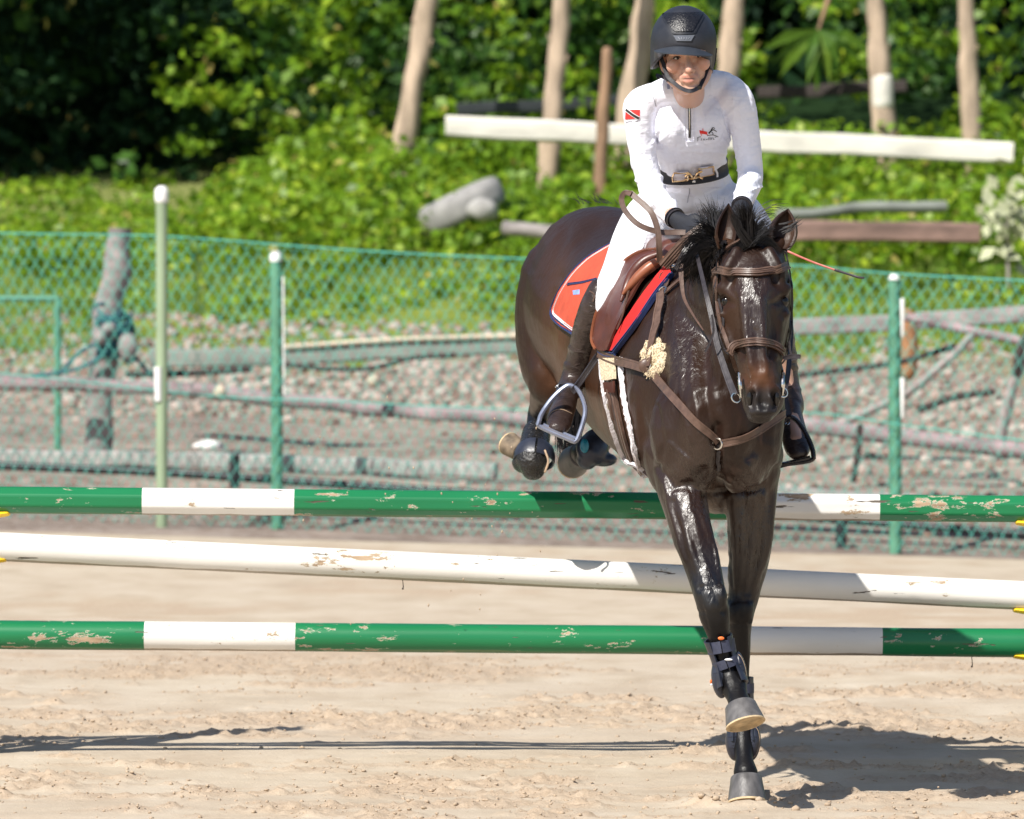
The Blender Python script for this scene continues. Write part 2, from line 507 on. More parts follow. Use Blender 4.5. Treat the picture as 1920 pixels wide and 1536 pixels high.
# horse
t = NT('coat'); at = t.n.new('ShaderNodeAttribute'); at.attribute_name = 'coat'; aw = t.n.new('ShaderNodeAttribute'); aw.attribute_name = 'wet'
ch = t.noise(t.coord((1, 1, .22)), 95, 5, .6, .6); cf = t.noise(t.coord((1, 1, .3)), 330, 3, .6); cl = t.noise(t.coord((1, 1, .7)), 7, 4)
curl = t.noise(t.coord((1, 1, .30)), 48, 4, .55, 1.7)
c = t.mix(t.ramp(cl, [(.35, 0), (.7, .35)]), at.outputs['Color'], t.mix(1.0, at.outputs['Color'], (1.5, 1.25, 1.1), 'MULTIPLY'))
wetm = aw.outputs['Fac']
rough = t.mix(wetm, t.ramp(cl, [(.3, .42), (.7, .52)]), t.ramp(ch, [(.35, .19), (.65, .42)]))
nb = t.bump(cf, .22, .0015)
b2 = t.n.new('ShaderNodeBump'); b2.inputs['Distance'].default_value = .0055; t.l.new(curl, b2.inputs['Height']); t.l.new(nb, b2.inputs['Normal'])
t.l.new(t.math('MULTIPLY', wetm, .75), b2.inputs['Strength'])
nb = t.bump(t.noise(t.coord(), 11, 3), .35, .02, b2.outputs[0])
M['coat'] = t.out(c, rough, nb, Specular_IOR_Level=t.mix(wetm, .07, .75), Coat_Weight=0)
t = NT('mane_hair'); ch = t.noise(t.coord((1, 1, 1)), 60, 3)
M['hair'] = t.out(t.ramp(ch, [(.3, (.005, .005, .006)), (.7, (.013, .011, .012))]), .48, None, Specular_IOR_Level=.32)
M['hoof'] = simple('grey_hoof_horn', (.105, .10, .10), .45, .35, 25, .4, .003, 70, (1.4, 1.4, .25))
M['hoof_pale'] = simple('muddy_pale_hoof', (.17, .13, .09), .8, .5, 40, .5, .004, 70)
M['sole'] = simple('sandy_sole', (.50, .38, .23), .85, .3, 30, .5, .004, 80)
M['eye'] = simple('dark_eye', (.01, .008, .007), .08, .1)
M['boot_dark'] = simple('dark_tendon_boot', (.022, .026, .042), .38, .3, 25, .3, .003, 60)
M['boot_wet'] = simple('muddy_wet_boot', (.016, .015, .015), .25, .3, 50, .9, .008, 90)
M['strap_navy'] = simple('navy_elastic', (.035, .04, .07), .6, .2, 60, .3, .002, 200)
M['trim_tan'] = simple('tan_piping', (.42, .30, .2), .6, .2)
M['orange'] = simple('orange_patch', (.75, .16, .03), .6, .1)
M['teal'] = simple('teal_panel', (.01, .16, .24), .3, .2)
M['leather'] = simple('brown_strap_leather', (.105, .062, .046), .42, .25, 40, .2, .0015, 220)
M['leather_dark'] = simple('dark_leather', (.035, .03, .034), .38, .25, 40, .2, .0015, 220)
M['saddle'] = simple('saddle_leather', (.085, .026, .017), .36, .2, 18, .15, .0015, 200)
M['saddle_tan'] = simple('tan_saddle_roll', (.25, .085, .042), .3, .2, 14, .15, .0015, 200)
M['boot_leather'] = None
t = NT('brown_boot_leather'); co = t.coord((1, 1, 2.2)); w = t.noise(co, 26, 4, .6, 1.2)
M['boot_leather'] = t.out(t.ramp(t.noise(t.coord(), 20, 4), [(.3, (.022, .014, .012)), (.7, (.05, .033, .029))]), .3, t.bump(w, .6, .007, t.bump(t.noise(t.coord(), 250, 2), .2, .001)), Specular_IOR_Level=.5)
M['pad_orange'] = simple('orange_red_quilt', (.50, .070, .032), .8, .12, 20, .4, .004, 60)
M['pad_red'] = simple('red_quilt', (.52, .012, .010), .75, .12, 20, .4, .004, 60)
M['navy'] = simple('navy_binding', (.02, .035, .12), .6, .2, 40, .2, .002, 150)
M['white_cloth'] = simple('white_binding', (.8, .8, .82), .8, .05, 40, .2, .002, 150)
M['fleece'] = simple('white_fleece', (.68, .64, .66), .95, .15, 80, 1.0, .006, 160)
M['fleece_cream'] = simple('cream_sheepskin', (.70, .58, .40), .95, .2, 60, 1.0, .008, 130)
M['metal'] = simple('steel', (.75, .74, .72), .18, .05, 20, .05, .001, 60, Metallic=1.0)
M['gold'] = simple('brass', (.75, .5, .25), .22, .1, 20, .05, .001, 60, Metallic=1.0)
M['iron_grey'] = simple('grey_blue_stirrup', (.27, .30, .40), .32, .1, 20, .05, .001, 60, Metallic=.5)
M['iron_black'] = simple('black_stirrup', (.02, .02, .025), .25, .1)
M['glove'] = simple('dark_glove', (.010, .012, .020), .7, .25, 60, .5, .002, 260)
M['helmet'] = simple('matt_dark_helmet', (.020, .022, .030), .48, .12, 30, .12, .0006, 700)
M['helmet_panel'] = simple('grained_black_panel', (.010, .010, .013), .3, .2, 90, .8, .003, 150, (1, 1, 1.4))
M['helmet_visor'] = simple('slate_visor', (.032, .038, .05), .45, .1, 30, .1, .0006, 400)
M['belt'] = simple('black_elastic_belt', (.012, .012, .018), .6, .2, 60, .3, .002, 200)
M['black_cloth'] = simple('black_webbing', (.014, .014, .02), .6, .2, 60, .3, .002, 200)
def clothmat(name, col, folds):
    t = NT(name); co = t.coord((1, 1, 1))
    w = t.noise(t.coord(*folds[0:1]), folds[1], 1.0, .4, .8)
    w2 = t.noise(t.coord((1, 1, 2.2)), 16, 2, .5, .8)
    weave = t.noise(co, 400, 2)
    nb = t.bump(weave, .15, .0008); nb = t.bump(w, .45, .016, nb); nb = t.bump(w2, .4, .016, nb)
    return t.out(col, .75, nb, Specular_IOR_Level=.25, Sheen_Weight=.1)
M['shirt'] = clothmat('white_stretch_shirt', (.82, .83, .92), ((2.2, 1, .55), 14))
M['breeches'] = clothmat('white_breeches', (.82, .825, .88), ((1, 1, 1.6), 13))
t = NT('skin'); at = t.n.new('ShaderNodeAttribute'); at.attribute_name = 'skin'
sp = t.noise(t.coord(), 90, 3)
c = t.mix(t.ramp(sp, [(.45, 0), (.7, .3)]), at.outputs['Color'], t.mix(1.0, at.outputs['Color'], (1.0, .78, .7), 'MULTIPLY'))
M['skin'] = t.out(c, .42, t.bump(t.noise(t.coord(), 420, 2), .15, .0008), Subsurface_Weight=.12, Subsurface_Scale=.01, Specular_IOR_Level=.45)
M['hair_brown'] = simple('dark_brown_hair', (.035, .02, .014), .4, .3)
M['flag_red'] = simple('red_print', (.72, .035, .03), .75, .05)
M['flag_black'] = simple('black_print', (.02, .02, .02), .75, .05)
M['flag_white'] = simple('white_print', (.8, .8, .8), .75, .02)
M['crop_pink'] = simple('pink_crop_shaft', (.55, .17, .13), .4, .15, 60, .2, .001, 200)
# ------------------------------------------------------------------ the ground
NTAB = {}
def vnoise(x, y, s, seed=0):
    """smooth value noise, numpy"""
    if seed not in NTAB: NTAB[seed] = np.random.default_rng(seed).random((256, 256))
    r = NTAB[seed]
    x = np.asarray(x) * s + 1000.5; y = np.asarray(y) * s + 1000.5
    xi = np.floor(x).astype(int); yi = np.floor(y).astype(int); fx = x - xi; fy = y - yi
    fx = fx * fx * (3 - 2 * fx); fy = fy * fy * (3 - 2 * fy)
    g = lambda i, j: r[i % 256, j % 256]
    return (g(xi, yi) * (1 - fx) + g(xi + 1, yi) * fx) * (1 - fy) + (g(xi, yi + 1) * (1 - fx) + g(xi + 1, yi + 1) * fx) * fy
def fbm(x, y, s, o=4, seed=0, gain=.5):
    a = 0; w = 1; tot = 0
    for k in range(o):
        a = a + w * vnoise(x, y, s * 2 ** k, seed + k); tot += w; w *= gain
    return a / tot
def fence_D(x): return 47.6 - 0.28 * np.asarray(x)          # the fence runs slightly towards the camera on the right
def base_z(x, D):
    x = np.asarray(x, dtype=float); D = np.asarray(D, dtype=float)
    xc = np.clip(x, -5, 5)
    zf = 0.03 - 0.028 * xc
    w = np.clip((D - 38) / 9, 0, 1); w = w * w * (3 - 2 * w)
    z = zf * w
    e = D - (47.6 - 0.28 * np.clip(x, -8, 8)) - .6
    prof_e = [0, 2, 6, 10, 14, 18, 26, 34, 44, 80, 300]; prof_z = [0, .30, .55, .98, 1.62, 2.0, 3.0, 4.0, 13, 22, 50]
    z = z + np.where(e > 0, np.interp(e, prof_e, prof_z), 0)
    return z
def looseness(x, y):
    p = fbm(x * .55, y * 1.0, 1.4, 4, 11)
    q = fbm(x * .7, y * 1.2, 5.0, 3, 21)
    v = p * .6 + q * .4
    return np.clip((v - .50) / .09, 0, 1)
LX, LY = P(1400, 1505, 24.85)[0], 24.75
def sand_z(x, D):
    z = base_z(x, D)
    near = np.clip((37 - D) / 5, 0, 1)
    lo = looseness(x, D)
    d = (fbm(x, D, .9, 3, 3) - .5) * .022
    d = d + (fbm(x * .5, D * 1.6, 4, 3, 5) - .5) * .014
    cl = fbm(x, D, 16, 4, 31, .75)
    d = d + lo * (np.clip(cl - .47, 0, 1) * .09 + .003)
    d = d + (fbm(x, D, 34, 2, 41) - .5) * .005 * (.4 + lo)
    rr = np.sqrt((x - LX) ** 2 + ((D - LY) * 1.0) ** 2)
    d = d - .02 * np.exp(-(rr / .10) ** 2) + .022 * np.exp(-((rr - .19) / .06) ** 2) * (fbm(x, D, 18, 3, 77) * 1.5)
    return z + d * near
def grid_mesh(xs, ys, zf, smooth=True):
    X, Y = np.meshgrid(xs, ys); Z = zf(X, Y)
    v = np.stack([X, Y, Z], -1).reshape(-1, 3)
    nx = len(xs); ny = len(ys)
    i = np.arange(nx - 1)[None, :] + np.arange(ny - 1)[:, None] * nx
    f = np.stack([i, i + 1, i + 1 + nx, i + nx], -1).reshape(-1, 4)
    return from_np(v, f, smooth), X.ravel(), Y.ravel()
def add_attr(me, name, vals):
    a = me.attributes.new(name, 'FLOAT', 'POINT'); a.data.foreach_set('value', np.asarray(vals, dtype=np.float32))
def add_col(me, name, cols):
    a = me.color_attributes.new(name, 'FLOAT_COLOR', 'POINT')
    c = np.ones((len(cols), 4), dtype=np.float32); c[:, :3] = cols
    a.data.foreach_set('color', c.ravel())
xs = np.concatenate([-np.geomspace(90, 2.9, 22), np.arange(-2.85, 2.86, .021), np.geomspace(2.9, 90, 22)])
ys = np.concatenate([np.array([-60, -20, 0, 10, 16, 20, 22, 23]), np.arange(23.2, 31, .021), np.arange(31, 38, .06), np.arange(38, 47, .5)])
me, X, Y = grid_mesh(xs, ys, sand_z)
add_attr(me, 'loose', looseness(X, Y))
put('sand_ground', me, M['sand'], kind='structure')
xs2 = np.concatenate([-np.geomspace(120, 9, 18), np.arange(-8.8, 8.9, .16), np.geomspace(9, 120, 18)])
ys2 = np.concatenate([[46.5], np.arange(46.8, 68, .16), np.arange(68.5, 100, 1.2), [120, 200, 330]])
def earth_z(x, D):
    return base_z(x, D) + (fbm(x, D, 1.2, 4, 51) - .5) * .12 * np.clip((D - 48) / 3, 0, 1) - .004 * (D < 47.1)
me, X, Y = grid_mesh(xs2, ys2, earth_z)
e = Y - (47.6 - .28 * np.clip(X, -8, 8))
drylawn = (X < -3.0)
gr = (1 - .2 * (X < -2.7) * (e > 14)) * np.clip((e - 10.6 + fbm(X, Y, .9, 4, 61) * 3 - 1.5 + np.where(X > -.8, 0, 1.6)) / 1.5, 0, 1)
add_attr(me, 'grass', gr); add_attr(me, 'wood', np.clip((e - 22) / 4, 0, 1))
put('embankment', me, M['earth'], kind='structure')
def gz(x, D): return float(earth_z(np.array([x]), np.array([D]))[0]) if D > fence_D(x) - .3 else float(sand_z(np.array([x]), np.array([D]))[0])
def on_ground(px, D):
    x = (px - 960) / FPX * D
    return Vector((x, D, gz(x, D)))

# sand clods (nobody could count them)
def blob_protos(n, sub=1, amp=.35):
    out = []
    for k in range(n):
        bm = bmesh.new(); bmesh.ops.create_icosphere(bm, subdivisions=sub, radius=1)
        for v in bm.verts:
            f = 1 + (noise.noise(v.co * 1.3 + Vector((k * 7.1, 3, 1))) + .5 * noise.noise(v.co * 3 + Vector((k, 9, 2)))) * amp * 1.4
            v.co *= f
        V = np.array([v.co[:] for v in bm.verts]); F = np.array([[l.index for l in f.verts] for f in bm.faces]); bm.free()
        out.append((V, F))
    return out
pro = blob_protos(6)
Vs = []; Fs = []; off = 0; cnt = 0
while cnt < 11000:
    D = 23.3 + RNG.random() * 10.5; x = RNG.uniform(-.072, .072) * D
    lo = float(looseness(np.array([x]), np.array([D]))[0])
    if RNG.random() > lo * .9 + .02: continue
    r = .0020 + .0065 * RNG.random() ** 4
    V, F = pro[RNG.integers(6)]
    s = np.array([r * RNG.uniform(.8, 1.6), r * RNG.uniform(.7, 1.2), r * RNG.uniform(.5, .9)])
    a = RNG.random() * 6.28; R = np.array([[math.cos(a), -math.sin(a), 0], [math.sin(a), math.cos(a), 0], [0, 0, 1]])
    z = float(sand_z(np.array([x]), np.array([D]))[0])
    Vs.append((V * s) @ R.T + np.array([x, D, z + r * .25])); Fs.append(F + off); off += len(V); cnt += 1
for k in range(140):        # kicked up round the landing hoof
    a = RNG.random() * 6.28; d = .07 + abs(RNG.normal()) * .09; r = .003 + .011 * RNG.random() ** 3
    x = LX + math.cos(a) * d * 1.3; D = LY - .03 + math.sin(a) * d
    V, F = pro[RNG.integers(6)]
    z = float(sand_z(np.array([x]), np.array([D]))[0])
    Vs.append(V * r * np.array([1.2, 1, .8]) + np.array([x, D, z + r * .3])); Fs.append(F + off); off += len(V)
me = from_np(np.concatenate(Vs), np.concatenate(Fs)); add_attr(me, 'loose', np.ones(len(me.vertices)))
put('sand_clods', me, M['sand'], kind='stuff')
# dust and crumbs thrown up by the hooves, in the air
Vs = []; Fs = []; off = 0
for k in range(46):
    px = RNG.uniform(560, 1060) if k < 34 else RNG.uniform(880, 1010); py = RNG.uniform(700, 1180) if k < 34 else RNG.uniform(700, 1000)
    c = np.array(P(px, py, 26.2 + RNG.random())); r = RNG.uniform(.0012, .0035)
    V, F = pro[RNG.integers(6)]
    Vs.append(V * r * np.array([1, 1, 1.8]) + c); Fs.append(F + off); off += len(V)
me = from_np(np.concatenate(Vs), np.concatenate(Fs)); add_attr(me, 'loose', np.ones(len(me.vertices)))
put('flying_sand', me, M['sand'], kind='stuff')

# ------------------------------------------------------------------ rubble on the bank
bank = put('rubble_slope', None, kind='structure')
protos = []
for V, F in blob_protos(6, 2, .22):
    m_ = from_np(V, F, True); m_.materials.append(M['stone']); protos.append(m_)
placed = []
def stone_at(x, D, r):
    me_ = protos[RNG.integers(6)]
    o = bpy.data.objects.new('stone', me_); COL.objects.link(o); o.parent = bank
    o.location = (x, D, gz(x, D) + r * .25); o.scale = (r * RNG.uniform(.9, 1.3), r, r * RNG.uniform(.65, .95))
    o.rotation_euler = (RNG.random() * .6, RNG.random() * .6, RNG.random() * 6.28)
n = 0
while n < 290:
    px = RNG.uniform(90, 1000) if n < 225 else RNG.uniform(1480, 1930)
    e = RNG.uniform(7.2, 12.2) if n < 225 else RNG.uniform(4, 10)
    if 300 > px and e > 11: continue
    x0 = (px - 960) / FPX * 57; D = float(fence_D(x0)) + e; x = (px - 960) / FPX * D
    if any((x - a) ** 2 + ((D - b) * .5) ** 2 < .007 for a, b in placed): continue
    placed.append((x, D)); stone_at(x, D, RNG.uniform(.036, .064)); n += 1
Vs = []; Fs = []; off = 0
for k in range(2600):
    px = RNG.uniform(-30, 1950); e = (1 + 11.3 * RNG.random() ** .5) if (px > 1000 or k % 9 == 0) else RNG.uniform(6.6, 12.3)
    x0 = (px - 960) / FPX * 55; D = float(fence_D(x0)) + e; x = (px - 960) / FPX * D
    V, F = pro[RNG.integers(6)]; r = RNG.uniform(.018, .048)
    Vs.append(V * r * np.array([1.2, 1, .7]) + np.array([x, D, gz(x, D) + r * .2])); Fs.append(F + off); off += len(V)
me = from_np(np.concatenate(Vs), np.concatenate(Fs))
tn = np.repeat(RNG.random(2600), [len(v) for v in Vs]); add_attr(me, 'tone', tn)
o = put('small_rubble', me, M['stone_stuff'], bank, kind='stuff')

# ------------------------------------------------------------------ foliage
LEAF = np.array([[0, 0, 0], [.5, .32, .1], [1, 0, -.06], [.5, -.32, .1]])
def leaf_cloud(centers, normals, sizes, tints, width=1.0):
    n = len(centers)
    N = normals / np.linalg.norm(normals, axis=1, keepdims=True)
    r = RNG.normal(size=(n, 3)); U = r - N * (r * N).sum(1, keepdims=True); U /= np.linalg.norm(U, axis=1, keepdims=True)
    W = np.cross(N, U)
    s = sizes[:, None, None]
    L = LEAF[None] - np.array([.5, 0, 0])
    v = centers[:, None, :] + s * (L[:, :, 0:1] * U[:, None, :] + L[:, :, 1:2] * W[:, None, :] * width + L[:, :, 2:3] * N[:, None, :])
    f = np.arange(n * 4).reshape(n, 4)
    return v.reshape(-1, 3), f, np.repeat(tints, 4)
def foliage(name, clumps, per, size, mat, spread=.9, seed=0, up=.5, kind='stuff', **kw):
    """clumps: (x, y, z, rx, ry, rz)"""
    C = []; N = []; T = []
    for (x, y, z, rx, ry, rz) in clumps:
        k = int(per * (rx * rz) / .25) + 20
        d = RNG.normal(size=(k, 3)); d /= np.linalg.norm(d, axis=1, keepdims=True)
        rad = RNG.random(k)[:, None] ** .38
        C.append(np.array([x, y, z]) + d * rad * np.array([rx, ry, rz]) * (1 + .18 * RNG.normal(size=(k, 1))))
        N.append(d * .8 + np.array([-.15, -.35, up]) + RNG.normal(size=(k, 3)) * spread)
        T.append(np.clip(RNG.normal(.45, .17, k) + RNG.normal() * .12 , 0, 1))
    C = np.concatenate(C); N = np.concatenate(N); T = np.concatenate(T)
    T = np.where(RNG.random(len(T)) < .012, 1.0, np.minimum(T, .93))
    S = size * RNG.uniform(.6, 1.35, len(C))
    v, f, t_ = leaf_cloud(C, N, S, T)
    me = from_np(v, f); add_attr(me, 'tint', t_)
    return put(name, me, mat, kind=kind, **kw)
def wx(px, D): return (px - 960) / FPX * D
def zpx(py, D): return CAM_H + (490 - py) / FPX * D
# top outline of the sunny shrubs, in the view
top_x = [-100, 60, 150, 300, 400, 520, 640, 800, 960, 1060, 1200, 1400, 1600, 1800, 2050]
top_y = [372, 372, 376, 380, 330, 235, 190, 200, 205, 215, 200, 205, 200, 190, 180]
cl = []
for k in range(560):
    px = RNG.uniform(-60, 1990); D = RNG.uniform(62.5, 69.5)
    ty = np.interp(px, top_x, top_y) + 20
    if px > 760 and D < 67.2: ty = max(ty, 298)
    zt = zpx(ty, D); zb = gz(wx(px, D), D) - .05
    if zt < zb + .12: continue
    f = (D - 62.5) / 7
    z = zb + (zt - zb) * (RNG.uniform(.0, .5) * (1 - f) + RNG.uniform(.35, 1.0) * f)
    r = RNG.uniform(.16, .36)
    if z + r > zt: z = zt - r
    if px < 300 and (RNG.random() < .35 or D > 68.3): continue
    cl.append((wx(px, D), D, z, r * 1.25, r, r * .85 * (.6 if px < 300 else 1)))
foliage('sunny_shrubs', cl, 95, .105, M['leaf_bright'])
# low plants and grass tufts at the foot
cl = []
for k in range(150):
    px = RNG.uniform(100, 1990); D = RNG.uniform(60.0, 62.8)
    if 640 < px < 960 and RNG.random() < .5: continue
    z = gz(wx(px, D), D); r = RNG.uniform(.08, .17)
    cl.append((wx(px, D), D, z + r * .5, r * 1.5, r, r))
for k in range(170):
    px = RNG.uniform(-90, 340); D = RNG.uniform(62.8, 70.5); r = RNG.uniform(.06, .15)
    cl.append((wx(px, D), D, gz(wx(px, D), D) + r * .35, r * 1.9, r * 1.2, r * .8))
foliage('low_weeds', cl, 110, .075, M['leaf_bright'], .8)
C = []; 
n = 14000
px = RNG.uniform(-80, 2000, n); D = RNG.uniform(58.2, 63.5, n)
keepm = (fbm(px / 140, D, .8, 3, 71) > .46) | (D > 60.5)
keepm &= ~((px > 620) & (px < 1000) & (D < 61.5))
px = px[keepm]; D = D[keepm]; x = (px - 960) / FPX * D; z = earth_z(x, D)
h = RNG.uniform(.05, .14, len(x)); w = .012; lean = RNG.normal(0, .035, (len(x), 2))
v = np.stack([np.stack([x - w, D, z], -1), np.stack([x + w, D, z], -1), np.stack([x + lean[:, 0], D + lean[:, 1], z + h], -1)], 1)
me = from_np(v.reshape(-1, 3), np.arange(len(x) * 3).reshape(-1, 3)); add_attr(me, 'tint', np.repeat(np.clip(RNG.normal(.5, .2, len(x)), 0, .97), 3))
put('grass', me, M['grass'], kind='stuff')
# forest edge, mid-toned, with dark gaps
cl = []
for k in range(300):
    px = RNG.uniform(-150, 2080); D = RNG.uniform(70, 76); z = RNG.uniform(2.3, 7.5)
    if px < 430 and z < zpx(90, D) : 
        if RNG.random() < .75: continue
    r = RNG.uniform(.25, .6)
    g = vnoise(np.array([wx(px, D)]), np.array([z]), .9, 99)[0]
    if g < .34: continue
    cl.append((wx(px, D), D, z, r * 1.3, r, r * .8))
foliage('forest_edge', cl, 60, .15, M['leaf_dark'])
cl = []
for k in range(190):        # sunlit sprays hanging in front of the dark wood
    px = RNG.uniform(330, 2000); D = RNG.uniform(69.2, 71); z = RNG.uniform(2.9, 5.0)
    r = RNG.uniform(.12, .30)
    if vnoise(np.array([wx(px, D)]), np.array([z]), 1.3, 5)[0] < .42: continue
    cl.append((wx(px, D), D, z, r * 1.4, r, r * .6))
foliage('leafy_sprays', cl, 60, .125, M['leaf_bright'])
cl = []
for k in range(360):        # the deep wood behind
    px = RNG.uniform(-500, 2400); D = RNG.uniform(78, 84); z = RNG.uniform(2.5, 11); r = RNG.uniform(.6, 1.1)
    cl.append((wx(px, D), D, z, r * 1.4, r, r))
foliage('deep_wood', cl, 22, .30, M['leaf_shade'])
cl = []
for k in range(120):        # shaded thicket low on the left
    px = RNG.uniform(-160, 440); D = RNG.uniform(70.5, 74); z = RNG.uniform(2.2, 4.6); r = RNG.uniform(.22, .5)
    cl.append((wx(px, D), D, z, r * 1.3, r, r * .9))
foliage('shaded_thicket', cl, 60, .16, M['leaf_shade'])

def tree(name, label, base, crown, cr_, leafn, mat, size):
    r = thing(name, label, 'tree')
    bm = bmesh.new(); b = Vector(base); c = Vector(crown)
    tube(bm, [b, b.lerp(c, .35) + Vector((.15, 0, 0)), b.lerp(c, .75), c], [.26, .2, .15, .07], seg=10)
    for k in range(6):
        s = b.lerp(c, .45 + .08 * k); e_ = c + Vector((RNG.uniform(-1, 1) * cr_[0] * .7, RNG.uniform(-1, 1) * cr_[1] * .7, RNG.uniform(-.6, .6) * cr_[2]))
        tube(bm, [s, s.lerp(e_, .5) + Vector((0, 0, .2)), e_], [.08, .05, .02], seg=6)
    put('trunk', finish(bm), M['bark_brown'], r)
    cl = []
    for k in range(70):
        d = Vector((RNG.normal(), RNG.normal(), RNG.normal())).normalized() * (RNG.random() ** .4)
        rr = RNG.uniform(.35, .7)
        cl.append((c.x + d.x * cr_[0], c.y + d.y * cr_[1], c.z + d.z * cr_[2], rr * 1.3, rr, rr * .7))
    cro = foliage('crown', cl, leafn, size, mat, kind=None); cro.parent = r
    return r
tree('shade_tree', 'dark leafy tree overhanging the shaded left end of the bank', (-7.8, 71, 2.4), (-6.3, 69.3, 6.8), (2.5, 2.2, 1.5), 40, M['leaf_dark'], .2)

# big-leaved plant in front of the wood
r = thing('broadleaf_plant', 'large drooping compound leaves hanging in front of the wood, right of the rider', 'plant')
bm = bmesh.new(); st = bmesh.new()
apex = P(1535, 55, 69.0)
tube(st, [apex + Vector((.3, .5, .9)), apex + Vector((.1, .2, .3)), apex], [.03, .025, .012], seg=6)
put('stem', finish(st), M['bark_brown'], r)
for k in range(16):
    a = math.radians(200 + 140 * k / 15 + RNG.uniform(-6, 6)); L = RNG.uniform(.35, .62)
    end = apex + Vector((math.cos(a) * L, RNG.uniform(-.2, .1), math.sin(a) * L * .8 - .1))
    side = (end - apex).cross(Vector((0, 1, .2))).normalized() * .055; mid = apex.lerp(end, .5) + Vector((0, -.05, .05))
    b_ = bmesh.new(); vs = [b_.verts.new(q) for q in (apex, mid - side, end, mid + side, mid + Vector((0, .01, -.02)))]
    b_.faces.new((vs[0], vs[1], vs[4])); b_.faces.new((vs[1], vs[2], vs[4])); b_.faces.new((vs[2], vs[3], vs[4])); b_.faces.new((vs[3], vs[0], vs[4]))
    m_ = finish(b_, False); add_attr(m_, 'tint', [RNG.uniform(.5, .95)] * 5)
    put('leaf', m_, M['leaf_dark'], r)

# bare trunks of the bank: (top px, bottom px, radius px, label)
TR = [((808, -60), (792, 60), (768, 200), 18, 68.6, 'bark', 'pale bare trunk leaning right above the half-buried tyre, leftmost of all trunks'),
      ((1056, -60), (1046, 90), (1034, 240), 17, 67.3, 'bark', 'pale knotted trunk crossing behind the left part of the white beam, second from left'),
      ((1140, 96), (1133, 180), (1128, 276), 12, 66.0, 'bark_brown', 'short thin brown post standing in front of the white beam, left of the rider'),
      ((1212, -60), (1202, 60), (1186, 175), 20, 68.4, 'bark', 'thick pale trunk just left of the rider helmet'),
      ((1382, -60), (1372, 60), (1362, 190), 19, 68.6, 'bark', 'pale trunk just right of the rider helmet, rising behind her shoulder'),
      ((1640, -60), (1647, 70), (1655, 192), 19, 68.2, 'bark', 'straight pale trunk with a white foot above the right half of the white beam'),
      ((1808, -60), (1814, 70), (1819, 195), 16, 68.6, 'bark', 'slim reddish trunk above the right end of the white beam, rightmost of all trunks')]
for i, (a, b, c, rp, D, mt, lab) in enumerate(TR):
    r_ = rp / FPX * D
    root = thing('bare_trunk', lab, 'tree trunk')
    bm = bmesh.new()
    bot = P(c[0], c[1], D); g = gz(bot.x, D)
    pts = []
    if i != 2: pts.append(P(a[0] + (a[0] - b[0]) * .6, a[1] - 120, D) + Vector((0, 0, .8)))
    pts += [P(a[0], a[1], D), P(b[0], b[1], D), bot, Vector((bot.x + (bot.x - P(b[0], b[1], D).x) * max(.05, (bot.z - g) / max(.1, P(b[0], b[1], D).z - bot.z)), D, g - .1))]
    rr = [r_ * (.8 + .12 * j) for j in range(len(pts))]
    tube(bm, pts, rr, seg=12, sub=6)
    for v in bm.verts:
        v.co += Vector((noise.noise(v.co * 4), noise.noise(v.co * 4 + Vector((9, 0, 0))), 0)) * r_ * .35
    put('trunk', finish(bm), M[mt], root)
    bm = bmesh.new()
    for k in range(3):
        s = P(b[0], b[1] + 40 * k, D); sgn = 1 if k % 2 else -1
        tube(bm, [s, s + Vector((sgn * .06, -.03, .05)), s + Vector((sgn * .09, -.05, .12))], [.02, .014, .008], seg=6)
    if i != 2: put('branch_stub', finish(bm), M[mt], root)
    if i == 5:
        bm = bmesh.new(); tube(bm, [P(1653, 150, D - .02), P(1655, 192, D - .02)], r_ * 1.12, seg=12, sub=1)
        put('white_band', finish(bm), M['white_beam'], root)

def beam(name, label, cat, a, b, hw, D0, D1, mat, square=True, wob=.0, parent=None, depth=None):
    bm = bmesh.new(); p = P(a[0], a[1], D0); q = P(b[0], b[1], D1)
    h0 = hw / FPX * D0; h1 = hw / FPX * D1; dd = depth or h0
    n = 10; pts = [p.lerp(q, k / n) for k in range(n + 1)]
    tube(bm, pts, [(dd, h0 + (h1 - h0) * k / n) if square else (h0, h0) for k in range(n + 1)], hint=(0, 0, 1), seg=12, sub=1, cap='flat', expo=5 if square else 2)
    if wob:
        for v in bm.verts: v.co += Vector((noise.noise(v.co * 2), noise.noise(v.co * 2.3 + Vector((5, 0, 0))), noise.noise(v.co * 2.1 + Vector((0, 5, 0))))) * wob
    me = finish(bm)
    return put(name, me, mat, parent, None if parent else label, None if parent else cat)
beam('white_beam', 'long white painted beam lying across the bank behind the rider', 'beam', (836, 238), (1900, 287), 21, 66.6, 66.4, M['white_beam'], wob=.02)
beam('dark_beam', 'dark grey beam above the left half of the white beam, left of the rider', 'beam', (842, 207), (1215, 186), 12, 69.6, 69.6, M['black_pipe'], wob=.02)
beam('dark_beam', 'dark beam behind the trunks, right of the rider shoulder', 'beam', (1420, 176), (1700, 160), 12, 69.4, 69.4, M['dark_branch'], wob=.02)
beam('log', 'thin pale greenish log lying above the brown log, right of the horse ears', 'log', (1455, 400), (1770, 385), 11, 61.6, 62.0, M['grey_plank'], False, wob=.04)
beam('log', 'long brown weathered log lying on the grass to the right of the horse ears', 'log', (1400, 432), (1835, 436), 20, 61.0, 61.0, M['brown_log'], wob=.02)
beam('log', 'short pale log lying on the bank just left of the horse croup', 'log', (948, 428), (1075, 440), 14, 61.3, 61.0, M['old_wood'], False, wob=.03)

